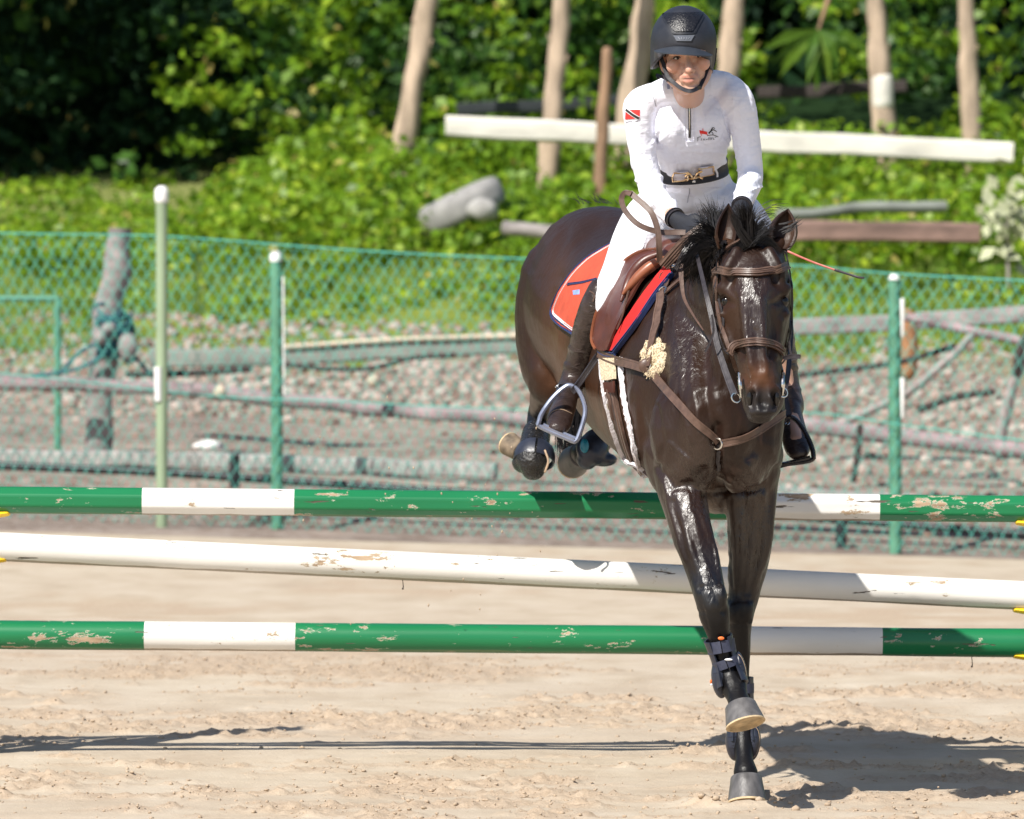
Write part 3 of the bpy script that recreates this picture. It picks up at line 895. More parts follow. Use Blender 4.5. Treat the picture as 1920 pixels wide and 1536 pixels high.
# half-buried tyre
root = thing('old_tyre', 'grey half-buried tyre sticking out of the bright green shrubs', 'tyre')
D = 63.6; c = P(862, 388, D); ax_ = Vector((-.43, -.05, .90)).normalized(); e1 = Vector((.86, 0, .43)); e1 = (e1 - ax_ * e1.dot(ax_)).normalized(); e2 = ax_.cross(e1)
def tyre_ring(prof, mat, nm, par):
    bm = bmesh.new(); R = []
    for k in range(48):
        a_ = 2 * math.pi * k / 48; d_ = e1 * math.cos(a_) + e2 * math.sin(a_)
        R.append([bm.verts.new(c + d_ * r_ + ax_ * h_) for r_, h_ in prof])
    for k in range(48):
        for j in range(len(prof) - 1): bm.faces.new((R[k][j], R[(k + 1) % 48][j], R[(k + 1) % 48][j + 1], R[k][j + 1]))
    return put(nm, finish(bm), mat, par)
tyre_ring([(.37, -.11), (.39, -.09), (.40, -.04), (.40, .04), (.39, .09), (.37, .11)], M['rubber'], 'tyre_tread', root)
tyre_ring([(.368, -.112), (.30, -.125), (.24, -.10)], M['rubber'], 'tyre_wall', root); tyre_ring([(.368, .112), (.30, .125), (.24, .10)], M['rubber'], 'tyre_wall', root)
tyre_ring([(.235, .10), (.30, .10), (.36, .08), (.36, -.08), (.30, -.10), (.235, -.10)], M['black_pipe'], 'tyre_lining', root)
put('pale_rock', from_np(blob_protos(1, 2, .2)[0][0] * np.array([.14, .12, .1]) + np.array(P(905, 394, 62.9)), blob_protos(1, 2, .2)[0][1], True), M['concrete'], None, 'pale rock lying in the shrubs under the half-buried tyre', 'rock')
# pale dry plant on the right
root = thing('pale_plant', 'pale dry leafy plant at the right edge above the fence', 'plant')
C = np.array([P(1885 + RNG.normal() * 26, 420 + RNG.normal() * 45, 60.8 + RNG.normal() * .1)[:] for _ in range(60)])
v, f, t_ = leaf_cloud(C, RNG.normal(size=(60, 3)) + np.array([0, -1, .6]), RNG.uniform(.1, .2, 60), np.full(60, .5))
put('foliage', from_np(v, f), simple('pale_leaf', (.40, .42, .26), .7), root)
bm = bmesh.new(); g = on_ground(1890, 60.8); tube(bm, [g, g + Vector((0, 0, .3)), P(1885, 400, 60.8)], .015, seg=6); put('stem', finish(bm), M['grey_branch'], root)

# ------------------------------------------------------------------ rails, kerbs and clutter between the fence and the bank
def Df(px, e):
    x = (px - 960) / FPX * 48
    return float(fence_D(x)) + e
def poly_rail(name, label, cat, pts, hw, mat, e=1.8, square=False, wob=.0, kind=None):
    bm = bmesh.new()
    P3 = [P(a, b, Df(a, e)) for a, b in pts]; r_ = hw / FPX * 50
    tube(bm, P3, [(r_, r_)] * len(P3), hint=(0, 0, 1), seg=10, sub=6, cap='flat' if square else 'round', expo=4 if square else 2)
    if wob:
        for v in bm.verts: v.co += Vector((noise.noise(v.co * 3), noise.noise(v.co * 3 + Vector((5, 0, 0))), noise.noise(v.co * 3.1 + Vector((0, 5, 0))))) * wob
    return put(name, finish(bm), mat, None, label, cat)
poly_rail('wooden_rail', 'long weathered purplish rail running left of the horse behind the wire fence, the lower rail', 'rail', [(-40, 716), (290, 727), (560, 752), (800, 775), (1060, 795)], 14, M['purple_wood'], 2.2, wob=.02)
poly_rail('wooden_rail', 'weathered greyish pink rail behind the wire fence, right of the hanging stirrup', 'rail', [(1420, 790), (1620, 812), (1930, 848)], 16, M['purple_wood'], 2.2, wob=.02)
b_ = poly_rail('plank_rail', 'grey plank with a cream top edge behind the fence, left of the horse', 'rail', [(285, 672), (520, 668), (740, 655), (985, 646)], 19, M['grey_plank'], 4.5, True, .01)
bm = bmesh.new(); P3 = [P(a, b, Df(a, 4.45)) for a, b in [(520, 652), (740, 637), (985, 629)]]
tube(bm, P3, (.05, .018), hint=(0, 0, 1), seg=8, sub=4, cap='flat', expo=4); put('top_edge', finish(bm), M['cream_wood'], b_)
poly_rail('plank_rail', 'long grey plank rail behind the fence, right of the horse head', 'rail', [(1440, 615), (1640, 607), (1940, 588)], 17, M['old_wood'], 4.5, True, .01)
poly_rail('branch', 'dark wavy branch lying below the cream-edged plank, left of the horse', 'branch', [(520, 682), (620, 692), (700, 690), (770, 672), (850, 666)], 5, M['dark_branch'], 3.6)
poly_rail('dark_strip', 'short dark strip at the foot of the roped wooden post', 'bar', [(240, 702), (350, 700), (468, 692)], 7, M['dark_branch'], 3.2)  # dark strip below the plank, drawn as a solid rod
poly_rail('branch', 'thin dark branch across the rubble just right of the horse bit', 'branch', [(1475, 706), (1560, 696), (1680, 680), (1790, 650)], 6, M['dark_branch'], 3.2)
poly_rail('branch', 'grey branch sloping down to the right edge, top of the crossed branches', 'branch', [(1700, 598), (1800, 618), (1880, 632), (1950, 655)], 9, M['purple_wood'], 3.0, wob=.02)
poly_rail('branch', 'pale grey branch rising from the rail to the crossed branches', 'branch', [(1560, 800), (1680, 748), (1760, 690), (1820, 632)], 8, M['grey_branch'], 2.8, wob=.02)
poly_rail('branch', 'dark short branch under the crossed branches near the right edge', 'branch', [(1725, 768), (1790, 745), (1860, 735)], 7, M['dark_branch'], 2.9)
poly_rail('branch', 'curved pale branch at the right edge behind the fence', 'branch', [(1925, 650), (1900, 720), (1880, 800), (1875, 850)], 10, M['grey_branch'], 2.6, wob=.02)
poly_rail('branch', 'black curved branch end at the right edge beside the pale curved branch', 'branch', [(1935, 610), (1912, 660), (1905, 700)], 8, M['dark_branch'], 2.5)
poly_rail('stake', 'short orange-brown stake standing behind the right fence post', 'stake', [(1700, 592), (1705, 640), (1702, 700)], 16, simple('orange_brown_wood', (.33, .17, .08), .9, .3), 3.4, wob=.01)
poly_rail('stake', 'thin dark stake below the weathered rail, between the stirrup and the right post', 'stake', [(1612, 800), (1608, 850), (1600, 900)], 6, M['dark_branch'], 2.0)
# low concrete kerb and the black pipe at the foot of the fence
poly_rail('concrete_kerb', 'low grey concrete kerb along the foot of the fence, left of the horse', 'kerb', [(-40, 858), (300, 862), (620, 872), (930, 884)], 15, M['concrete'], 1.0, True, .02)
poly_rail('concrete_kerb', 'low grey concrete kerb along the foot of the fence, right of the horse', 'kerb', [(1400, 925), (1640, 938), (1940, 958)], 15, M['concrete'], 1.0, True, .02)
poly_rail('black_pipe', 'long black pipe lying along the foot of the fence under the kerb', 'pipe', [(-40, 872), (300, 886), (540, 902), (960, 930), (1450, 965), (1950, 1004)], 8, M['black_pipe'], .75)
for px, y0, y1, lab in ((440, 852, 915, 'short black peg beside the pipe, between the two left fence posts'), (1577, 978, 1045, 'short black peg below the green and white pole, right of the horse legs')):
    bm = bmesh.new(); D = Df(px, .55)
    tube(bm, [P(px, y0, D), P(px, y1, D)], .035, seg=8, sub=1, cap='flat'); put('peg', finish(bm), M['black_pipe'], None, lab, 'peg')
put('plastic_scrap', from_np(blob_protos(1, 2, .4)[0][0] * np.array([.1, .05, .035]) + np.array(P(392, 836, 50.4)), blob_protos(1, 2, .4)[0][1], True), M['white_plastic'], None, 'white plastic scrap on the ground behind the fence, left of the second post', 'scrap')
for px, py, lab in ((700, 715, 'pale round stone beside the dark wavy branch'), (413, 735, 'pale yellow stone on the lower rail right of the tall pole'),):
    D = Df(px, 2.0); put('pale_stone', from_np(blob_protos(1, 2, .2)[0][0] * .045 + np.array(P(px, py, D)), blob_protos(1, 2, .2)[0][1], True), M['cream_wood'], None, lab, 'stone')
# roped old post
root = thing('wooden_post', 'old leaning wooden post wrapped in blue-green rope, behind the fence at left', 'post')
bm = bmesh.new(); D = Df(210, 2.6)
g = on_ground(185, D)
tube(bm, [P(225, 428, D), P(222, 480, D), P(208, 560, D), P(200, 640, D), P(188, 760, D), Vector((g.x, D, g.z - .1))], [.082, .085, .10, .10, .09, .10], seg=14, sub=5, cap='flat')
for v in bm.verts: v.co += Vector((noise.noise(v.co * 5), noise.noise(v.co * 5 + Vector((9, 0, 0))), 0)) * .03
put('post', finish(bm), M['old_wood'], root)
bm = bmesh.new(); c = P(212, 625, D - .1)
for k in range(26):
    a = RNG.random() * 6.28; h = RNG.uniform(-.14, .14); q = []
    for j in range(7): q.append(c + Vector((math.cos(a + j * .8) * .13 * RNG.uniform(.8, 1.2), .1 + math.sin(a + j * .8) * .13, h + RNG.normal() * .035)))
    tube(bm, q, .011, seg=5, sub=3)
put('rope_wrap', finish(bm), M['rope'], root)
bm = bmesh.new()
for q in ([(190, 640), (150, 660), (112, 700)], [(195, 665), (150, 690), (100, 700), (60, 705)], [(235, 650), (262, 680), (280, 700)]):
    tube(bm, [P(a, b, D - .15) for a, b in q], .014, seg=5, sub=4)
put('rope_end', finish(bm), M['rope'], root)
bm = bmesh.new(); ell(bm, P(188, 632, D - .25), (.05, .05, .06)); ell(bm, P(240, 650, D - .25), (.07, .05, .10)); ell(bm, P(205, 615, D - .2), (.05, .05, .04))
put('pale_rags', organic(bm, .015, 3), M['old_wood'], root)
# little green metal frame at the left edge
root = thing('metal_frame', 'low green metal rail frame behind the fence at the left edge', 'frame')
bm = bmesh.new(); D = Df(60, 3.0); tube(bm, [P(-60, 560, D), P(108, 560, D)], .022, seg=8, sub=1, cap='flat'); put('top_rail', finish(bm), M['fence_green'], root)
bm = bmesh.new(); g = on_ground(108, D); tube(bm, [P(108, 556, D), Vector((P(108, 556, D).x, D, g.z))], .025, seg=8, sub=1, cap='flat'); put('post', finish(bm), M['fence_green'], root)

# ------------------------------------------------------------------ the chain-link fence
fence = thing('wire_fence', 'green chain-link fence running behind the jump, with posts and top wire', 'fence')
topl = [(-260, 425), (0, 437), (260, 441), (400, 449), (620, 466), (860, 480), (1200, 492), (1480, 497), (1660, 512), (1920, 526), (2200, 540)]
midl = [(-260, 690), (0, 700), (390, 742), (620, 752), (980, 768), (1480, 772), (1680, 795), (1920, 826), (2200, 850)]
def lpy(L, px): return np.interp(px, [a for a, b in L], [b for a, b in L])
def fence_pt(px, py): return P(px, py, Df(px, 0.0))
xs_f = np.arange(-5.4, 5.4, .078)
bm_v = []; bm_f = []; off = 0
def seg_tube(a, b, r):
    global off
    T = (b - a); L = np.linalg.norm(T); T = T / L
    s = np.cross(T, [0, 1, 0]); s /= np.linalg.norm(s); u = np.cross(T, s)
    V = []
    for p in (a, b):
        for k in range(4):
            t_ = k * math.pi / 2 + .785
            V.append(p + (s * math.cos(t_) + u * math.sin(t_)) * r)
    bm_v.extend(V)
    for k in range(4): bm_f.append((off + k, off + (k + 1) % 4, off + 4 + (k + 1) % 4, off + 4 + k))
    off += 8
def top_z(x, D): 
    px = 960 + x / D * FPX; return CAM_H + (490 - lpy(topl, px)) / FPX * D
def low_z(x, D): return float(base_z(x, D)) + .01
for x in xs_f:
    D = float(fence_D(x)); zt = top_z(x, D); zb = low_z(x, D)
    n = int((zt - zb) / .062)
    for side in (0,):
        prev = None
        for k in range(n + 1):
            z = zt - (zt - zb) * k / n
            xx = x + (.039 if k % 2 else 0) + .004 * math.sin(k * .9 + x * 3) + .02 * math.sin(z * 3 + x * .8)
            p = np.array([xx, D + (.004 if k % 2 else -.004) + .03 * math.sin(x * 1.3 + z * 2), z])
            p2 = np.array([x + .078 - (.039 if k % 2 else 0) + .02 * math.sin(z * 3 + x * .8) , D + .03 * math.sin(x * 1.3 + z * 2), z])
            if prev is not None: seg_tube(prev[0], p, .0034); seg_tube(prev[1], p2, .0034)
            prev = (p, p2)
put('wire_mesh', from_np(np.array(bm_v), np.array(bm_f)), M['wire'], fence, kind='stuff')
for L, r_, nm in ((topl, .0045, 'top_wire'), (midl, .0045, 'middle_wire')):
    bm = bmesh.new(); tube(bm, [fence_pt(a, b) + Vector((0, -.02, 0)) for a, b in L], r_, seg=6, sub=4); put(nm, finish(bm), M['wire'], fence)
def fpost(px, ytop, rp, mat, cap, de, cr=1.25):
    D = Df(px, de); g = on_ground(px, D); bm = bmesh.new(); r_ = rp / FPX * D; top = P(px, ytop, D)
    tube(bm, [top, Vector((top.x + .01, D, g.z - .05))], r_, seg=16, sub=1, cap='flat')
    o = put('fence_post', finish(bm), mat, fence)
    bm = bmesh.new(); tube(bm, [top + Vector((0, 0, .01)), top + Vector((0, 0, -cap))], r_ * cr, seg=16, sub=1, cap='round')
    put('cap', finish(bm), M['white_plastic'], o)
    return o
o = fpost(517, 484, 11, M['fence_green'], .012, .06, 1.08)
bm = bmesh.new(); a = P(531, 520, Df(531, .02)); b = P(533, 740, Df(533, .02)); tube(bm, [a, b], .006, seg=6, sub=1); put('tie_wire', finish(bm), M['white_plastic'], o)
o = fpost(1677, 525, 12, M['fence_green'], .004, .06, .9)
for y0, y1 in ((563, 630), (712, 782)):
    bm = bmesh.new(); tube(bm, [P(1692, y0, Df(1692, -.05)), P(1692, y1, Df(1692, -.05))], (.014, .008), seg=8, sub=1); put('white_strip', finish(bm), M['white_plastic'], o)
root = thing('tall_pole', 'tall faded green pole with a white cap standing in front of the fence at left', 'pole')
D = Df(302, -.35); g = on_ground(302, D); bm = bmesh.new(); tube(bm, [P(303, 368, D), Vector((P(303, 368, D).x, D, g.z - .05))], .037, seg=18, sub=1, cap='flat'); put('shaft', finish(bm), M['fence_pale'], root)
bm = bmesh.new(); tube(bm, [P(303, 360, D), P(303, 374, D)], .045, seg=18, sub=1); put('cap', finish(bm), M['white_plastic'], root)
bm = bmesh.new(); tube(bm, [P(296, 688, D - .03), P(297, 752, D - .03)], (.026, .022), seg=10, sub=1, cap='flat'); put('sleeve', finish(bm), M['white_plastic'], root)

# ------------------------------------------------------------------ the jump
JD = 27.2
def pole(name, label, a, b, D0, D1, rad, bands, faceted=False, mats=('pole_green', 'pole_white')):
    """bands: list of x pixel limits where the paint changes, starting with the first colour"""
    p = P(a[0], a[1], D0); q = P(b[0], b[1], D1); bm = bmesh.new()
    seg = 8 if faceted else 20; n = 120
    L = (q - p).length; T = (q - p).normalized(); U = Vector((0, 0, 1)); U = (U - T * U.dot(T)).normalized(); W = T.cross(U)
    xs_ = sorted(set([round(k / n, 5) for k in range(n + 1)] + [round((bx - a[0]) / (b[0] - a[0]), 5) for bx in bands]))
    R = []
    for s in xs_:
        c = p.lerp(q, s); ring = []
        for k in range(seg):
            t_ = 2 * math.pi * (k + .5) / seg; d = U * math.cos(t_) + W * math.sin(t_)
            rr = rad * (1 + .035 * noise.noise(Vector((s * 9, k * .7, D0))))
            ring.append(bm.verts.new(c + d * rr))
        R.append(ring)
    mi = []
    for i in range(len(R) - 1):
        s = (xs_[i] + xs_[i + 1]) / 2; px = a[0] + (b[0] - a[0]) * s
        m_ = sum(1 for bx in bands if px > bx) % 2
        for k in range(seg):
            f = bm.faces.new((R[i][k], R[i][(k + 1) % seg], R[i + 1][(k + 1) % seg], R[i + 1][k])); f.material_index = m_
    bm.faces.new(R[0]); bm.faces.new(R[-1])
    me = finish(bm, not faceted)
    if faceted: 
        for pl in me.polygons: pl.use_smooth = False
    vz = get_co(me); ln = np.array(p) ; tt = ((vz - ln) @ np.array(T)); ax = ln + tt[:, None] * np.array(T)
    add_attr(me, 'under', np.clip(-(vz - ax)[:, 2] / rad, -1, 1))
    o = put(name, me, [M[mats[0]], M[mats[1]]], None, label, 'pole')
    me.transform(Matrix.Translation(-p)); o.location = p
    if faceted:
        bv = o.modifiers.new('b', 'BEVEL'); bv.width = .006; bv.segments = 2; bv.angle_limit = .5
    return o
pole('jump_pole', 'top green and white striped pole of the jump, behind the horse', (-45, 937), (1962, 955), JD, JD, .0525, [267, 552, 1362, 1649], True)
mp = pole('jump_pole', 'plain white pole of the jump sloping down to the right, the middle one', (-45, 1023), (1962, 1119), JD, JD, .0525, [], False, ('pole_plain', 'pole_plain'))
lp = pole('jump_pole', 'bottom green and white striped pole of the jump, chipped in the middle', (-45, 1190), (1962, 1206), JD, JD, .0525, [271, 554, 1366, 1654], False)
for (px, y0, y1, par) in ((755, 1088, 1104, mp), (1822, 1232, 1250, lp)):
    bm = bmesh.new(); tube(bm, [P(px, y0, JD - .01), P(px + 1, y1 - 4, JD - .01), P(px, y1, JD - .01)], [.0015, .002, .004], seg=5); 
    m_ = finish(bm); m_.transform(Matrix.Translation(-par.location)); put('dirt_strand', m_, M['dark_branch'], par)
def cup(px, py, lab, sgn):
    r_ = thing('jump_cup', lab, 'jump cup', 'yellow jump cups')
    c = P(px, py, JD); bm = bmesh.new()
    pts = [c + Vector((sgn * .018 * math.cos(a) * 1.4 - sgn * .0, .03 * math.sin(a), -.006 - .012 * math.cos(a))) for a in np.linspace(-1.4, 1.4, 7)]
    tube(bm, [c + Vector((-sgn * .11, 0, -.01)), c + Vector((-sgn * .05, 0, -.008)), c + Vector((sgn * .026, 0, .0))], [(.05, .016), (.05, .016), (.035, .012)], hint=(0, 0, 1), seg=12, sub=3)
    put('cup_tray', finish(bm), M['yellow'], r_)
    bm = bmesh.new(); box(bm, c + Vector((-sgn * .12, 0, .02)), (.02, .08, .09)); bmesh.ops.bevel(bm, geom=bm.edges[:], offset=.004, segments=2)
    put('backplate', finish(bm), M['yellow'], r_)
cup(1, 962, 'yellow cup holding the left end of the top pole', 1); cup(-4, 1048, 'yellow cup holding the left end of the middle white pole', 1)
cup(1921, 979, 'yellow cup holding the right end of the top pole', -1); cup(1917, 1143, 'yellow cup holding the right end of the middle white pole', -1)
cup(1917, 1229, 'yellow cup holding the right end of the bottom pole', -1)
def wing(x0, sgn, lab):
    """upright and slatted wing just outside the frame"""
    r_ = thing('jump_wing', lab, 'jump wing')
    for px_, h in ((x0, 2.05), (x0 + sgn * .62, 1.35)):
        bm = bmesh.new(); box(bm, (px_, JD, h / 2 + .02), (.09, .09, h)); bmesh.ops.bevel(bm, geom=bm.edges[:], offset=.006, segments=2); put('upright', finish(bm), M['pole_plain'], r_)
        bm = bmesh.new(); box(bm, (px_, JD, .05), (.10, .62, .07)); put('foot', finish(bm), M['pole_plain'], r_)
    bm = bmesh.new(); a = Vector((x0, JD - .02, 1.9)); b = Vector((x0 + sgn * .62, JD - .02, 1.28)); tube(bm, [a, b], (.02, .05), hint=(0, 0, 1), seg=8, sub=1, expo=4, cap='flat'); put('top_rail', finish(bm), M['pole_plain'], r_)
    for k in range(5):
        xx = x0 + sgn * (.10 + .11 * k); zt = 1.9 - .62 * (.10 + .11 * k) / .62
        bm = bmesh.new(); box(bm, (xx, JD + .012, (zt + .12) / 2), (.075, .02, zt - .12)); put('slat', finish(bm), M['pole_green'], r_)
wing(P(-64, 1000, JD).x - .02, -1, 'slatted jump wing at the left end of the poles, its shadow falling on the sand')
wing(P(1985, 1000, JD).x + .02, 1, 'slatted jump wing at the right end of the poles')
# ------------------------------------------------------------------ the horse
horse = thing('horse', 'wet dark bay horse landing over the jump on its left foreleg', 'horse')
hb = bmesh.new()
def ch(bm, L, hint=(0, 1, 0), seg=18, sub=4, **k):
    """chain from (px, py, D, a, b)"""
    tube(bm, [P(a[0], a[1], a[2]) for a in L], [(a[3], a[4] if len(a) > 4 else a[3]) for a in L], hint=hint, seg=seg, sub=sub, **k)
def el(bm, px, py, D, r, **k): ell(bm, P(px, py, D), r, **k)
# trunk (a = half width, b = half height)
ch(hb, [(1345, 800, 24.62, .15, .20), (1325, 745, 24.95, .245, .34), (1272, 690, 25.35, .262, .405), (1222, 655, 25.8, .30, .375),
        (1175, 612, 26.25, .295, .345), (1132, 566, 26.65, .285, .345), (1112, 560, 26.95, .25, .30), (1105, 580, 27.15, .16, .2)], hint=(0, 0, 1), seg=28, sub=5)
# chest and shoulders
el(hb, 1285, 800, 24.70, (.115, .14, .20)); el(hb, 1398, 800, 24.70, (.128, .14, .21))
el(hb, 1298, 868, 24.66, (.088, .09, .105)); el(hb, 1388, 866, 24.66, (.092, .09, .105))
el(hb, 1238, 770, 24.98, (.11, .17, .22)); el(hb, 1412, 770, 24.95, (.105, .16, .22))
el(hb, 1262, 860, 24.85, (.095, .13, .14)); el(hb, 1432, 850, 24.9, (.06, .12, .15))
# neck
ch(hb, [(1305, 660, 25.15, .19, .30), (1335, 615, 24.95, .155, .265), (1365, 570, 24.78, .12, .215), (1395, 528, 24.6, .10, .16), (1413, 490, 24.45, .09, .12)], hint=(0, 0, 1), seg=22, sub=4)
ch(hb, [(1352, 800, 24.58, .09, .1), (1372, 700, 24.62, .10, .13), (1395, 600, 24.55, .085, .12)], seg=16)
# hindquarters
ch(hb, [(1062, 520, 26.75, .17, .22), (1046, 600, 26.75, .155, .22), (1041, 670, 26.68, .135, .17), (1040, 708, 26.6, .105, .12)], seg=20)
ch(hb, [(1038, 700, 26.62, .085, .10), (1026, 735, 26.9, .062, .08), (1016, 765, 27.2, .042, .055)], seg=14)
ch(hb, [(1160, 560, 26.8, .16, .22), (1165, 640, 26.75, .13, .18), (1160, 720, 26.75, .09, .1), (1150, 790, 27.15, .05, .06)], seg=16)
# hind cannons
ch(hb, [(1014, 765, 27.22, .042, .055), (1008, 800, 27.1, .040, .04), (1004, 845, 26.98, .040, .04), (1000, 872, 26.93, .05, .05)], seg=14)
ch(hb, [(1000, 866, 26.93, .042, .045), (985, 868, 27.0, .036, .04), (974, 852, 27.08, .033, .033)], seg=12)
ch(hb, [(1150, 790, 27.2, .045, .05), (1130, 825, 27.1, .04, .04), (1105, 850, 27.0, .045, .045), (1090, 850, 27.05, .038, .04)], seg=12)
# foreleg A (off the ground) and foreleg B (landing)
LA = [(1284, 845, 24.80, .10, .12), (1276, 900, 24.72, .086, .10), (1286, 950, 24.66, .076, .085), (1303, 1015, 24.6, .066, .072), (1321, 1075, 24.55, .059, .062), (1332, 1120, 24.5, .053, .058), (1339, 1155, 24.5, .048, .05),
      (1347, 1188, 24.52, .037, .042), (1357, 1225, 24.53, .031, .038), (1368, 1262, 24.52, .031, .038), (1376, 1288, 24.50, .040, .046), (1383, 1308, 24.46, .036, .038), (1390, 1328, 24.42, .043, .043)]
LB = [(1408, 850, 24.92, .11, .13), (1408, 910, 24.92, .092, .11), (1408, 965, 24.92, .082, .092), (1407, 1020, 24.92, .073, .08), (1401, 1070, 24.92, .063, .068), (1394, 1115, 24.92, .052, .056), (1389, 1150, 24.91, .046, .052),
      (1388, 1190, 24.93, .036, .044), (1389, 1250, 24.95, .029, .038), (1391, 1330, 24.95, .029, .038), (1393, 1385, 24.93, .038, .046), (1395, 1420, 24.88, .030, .034), (1398, 1450, 24.84, .043, .043)]
ch(hb, LA, seg=18); ch(hb, LB, seg=18)
el(hb, 1352, 1118, 24.47, (.02, .03, .045)); el(hb, 1316, 1122, 24.49, (.018, .03, .04)); el(hb, 1336, 1136, 24.46, (.03, .025, .03))
el(hb, 1402, 1142, 24.88, (.02, .03, .045)); el(hb, 1376, 1146, 24.88, (.018, .03, .04))
ch(hb, [(1262, 930, 24.66, .02), (1290, 1010, 24.55, .022), (1310, 1080, 24.50, .014)], seg=8); ch(hb, [(1308, 930, 24.62, .02), (1335, 1030, 24.54, .018), (1350, 1090, 24.5, .012)], seg=8)
ch(hb, [(1440, 930, 24.88, .03), (1434, 1020, 24.87, .026), (1412, 1100, 24.88, .014)], seg=8); ch(hb, [(1378, 930, 24.84, .03), (1384, 1020, 24.85, .026), (1382, 1100, 24.87, .014)], seg=8)
for (cx_, cy_, dd, s_) in ((1333, 1125, 24.47, 1), (1389, 1152, 24.885, 1)):
    el(hb, cx_ - 14, cy_ + 2, dd + .01, (.018, .03, .030)); el(hb, cx_ + 15, cy_ + 4, dd + .01, (.016, .03, .028)); el(hb, cx_, cy_ - 12, dd, (.028, .026, .020))
ch(hb, [(1345, 1190, 24.60, .016), (1360, 1240, 24.61, .014), (1372, 1285, 24.60, .02)], seg=8); ch(hb, [(1388, 1190, 25.02, .016), (1390, 1290, 25.03, .014), (1393, 1380, 25.01, .02)], seg=8)
ch(hb, [(1255, 800, 24.75, .035), (1290, 850, 24.60, .045), (1318, 885, 24.60, .03)], seg=10); ch(hb, [(1425, 800, 24.75, .035), (1400, 860, 24.60, .045), (1370, 895, 24.60, .03)], seg=10)
ch(hb, [(1225, 640, 25.02, .03), (1240, 720, 24.86, .045), (1262, 790, 24.72, .04)], seg=10)
# skin fold between the legs
el(hb, 1340, 930, 24.95, (.10, .12, .06))
# head: (py, px, half width, D front, D back)
HD = [(438, 1413, .050, 24.36, 24.50), (462, 1412, .092, 24.27, 24.55), (495, 1411, .111, 24.20, 24.56), (530, 1411, .122, 24.16, 24.54), (566, 1412, .127, 24.13, 24.52), (605, 1414, .114, 24.115, 24.49),
      (640, 1418, .094, 24.10, 24.44), (672, 1422, .078, 24.09, 24.36), (700, 1426, .070, 24.08, 24.30), (728, 1430, .072, 24.075, 24.265), (752, 1431, .070, 24.08, 24.25), (770, 1430, .060, 24.10, 24.24), (783, 1428, .042, 24.13, 24.22)]
V = cr(HD, 4); R = []
for v in V:
    py, px, hw, d0, d1 = v; c = P(px, py, (d0 + d1) / 2); hd = (d1 - d0) / 2; ring = []
    fw = np.interp(py, [440, 500, 560, 620, 680, 720, 790], [.75, .78, .66, .52, .56, .70, .7])      # how broad the flat front of the face is
    for k in range(28):
        t_ = 2 * math.pi * k / 28; x = math.cos(t_); y = math.sin(t_)
        xx = math.copysign(abs(x) ** .8, x); yy = math.copysign(abs(y) ** .75, y)
        w = hw * (1 - (1 - fw) * max(0, -yy) ** 1.1)
        ring.append(hb.verts.new(c + Vector((xx * w, yy * hd, 0))))
    R.append(ring)
for i in range(len(R) - 1):
    for k in range(28): hb.faces.new((R[i][k], R[i][(k + 1) % 28], R[i + 1][(k + 1) % 28], R[i + 1][k]))
hb.faces.new(list(reversed(R[0]))); hb.faces.new(R[-1])
for s in (-1, 1):
    cx = 1412
    el(hb, cx + s * 50, 541, 24.246, (.040, .045, .022))                       # brow
    el(hb, cx + s * 52, 590, 24.248, (.034, .04, .016))                       # lower lid
    ch(hb, [(cx + s * 56, 600, 24.26, .016), (cx + s * 50, 635, 24.22, .013), (cx + s * 42, 662, 24.2, .009)], seg=8)   # facial crest
    el(hb, cx + s * 44, 620, 24.40, (.045, .13, .11))                         # cheek
    ch(hb, [(cx + s * 26, 560, 24.155, .016), (cx + s * 18 + 4, 630, 24.12, .014), (cx + s * 14 + 10, 690, 24.095, .010)], seg=8)   # nasal bone edge
    ch(hb, [(cx + s * 30, 470, 24.25, .02), (cx + s * 48, 505, 24.22, .022), (cx + s * 52, 530, 24.22, .016)], seg=8)
    # nostril rim
    nx = 1431 + s * 24
    q = [(nx + s * (7 * math.cos(a)), 745 + 20 * math.sin(a), 24.105 + .01 * math.cos(a) - .012, .0085) for a in np.linspace(-2.2, 2.2, 9)]
    ch(hb, q, seg=8, sub=2)
    q = [(nx - s * 7, 728, 24.085, .010), (nx - s * 11, 745, 24.075, .011), (nx - s * 7, 762, 24.09, .009)]
    ch(hb, q, seg=8, sub=2)
el(hb, 1430, 771, 24.10, (.050, .045, .022)); el(hb, 1427, 784, 24.135, (.038, .04, .018))        # lips
el(hb, 1425, 782, 24.17, (.045, .05, .022))
# ears
def ear(base, tip, width, side):
    """a cupped ear, opening outwards"""
    b = P(*base); t_ = P(*tip); A = (t_ - b); n = 10; R = []
    out_ = Vector((side * .55, -.85, 0)).normalized(); lat = A.normalized().cross(out_).normalized()
    for i in range(n + 1):
        s = i / n; w = width * (math.sin(math.pi * (s * .82 + .18)) ** .8) * (1 if s < .97 else .3); c = b + A * s + lat * 0 - out_ * 0
        ring = []
        for k in range(13):
            a = math.radians(-125 + 250 * k / 12); ring.append(c - out_ * (math.cos(a) * w * .75) + lat * (math.sin(a) * w))
        R.append(ring)
    for i in range(n):
        for k in range(12):
            q = [R[i][k], R[i][k + 1], R[i + 1][k + 1], R[i + 1][k]]
            yield q
earbm = bmesh.new()
def mk_ear(base, tip, width, side):
    for q in ear(base, tip, width, side):
        vs = [earbm.verts.new(p) for p in q]; earbm.faces.new(vs)
mk_ear((1361, 466, 24.36), (1366, 388, 24.41), .034, -.25)
mk_ear((1462, 464, 24.37), (1477, 396, 24.41), .043, .15)
bmesh.ops.remove_doubles(earbm, verts=earbm.verts, dist=.0008)
bmesh.ops.solidify(earbm, geom=earbm.faces[:], thickness=.006)
el(hb, 1364, 466, 24.41, (.028, .035, .040)); el(hb, 1460, 462, 24.42, (.028, .035, .036))
body_me = organic(hb, .0075, 9, .5)
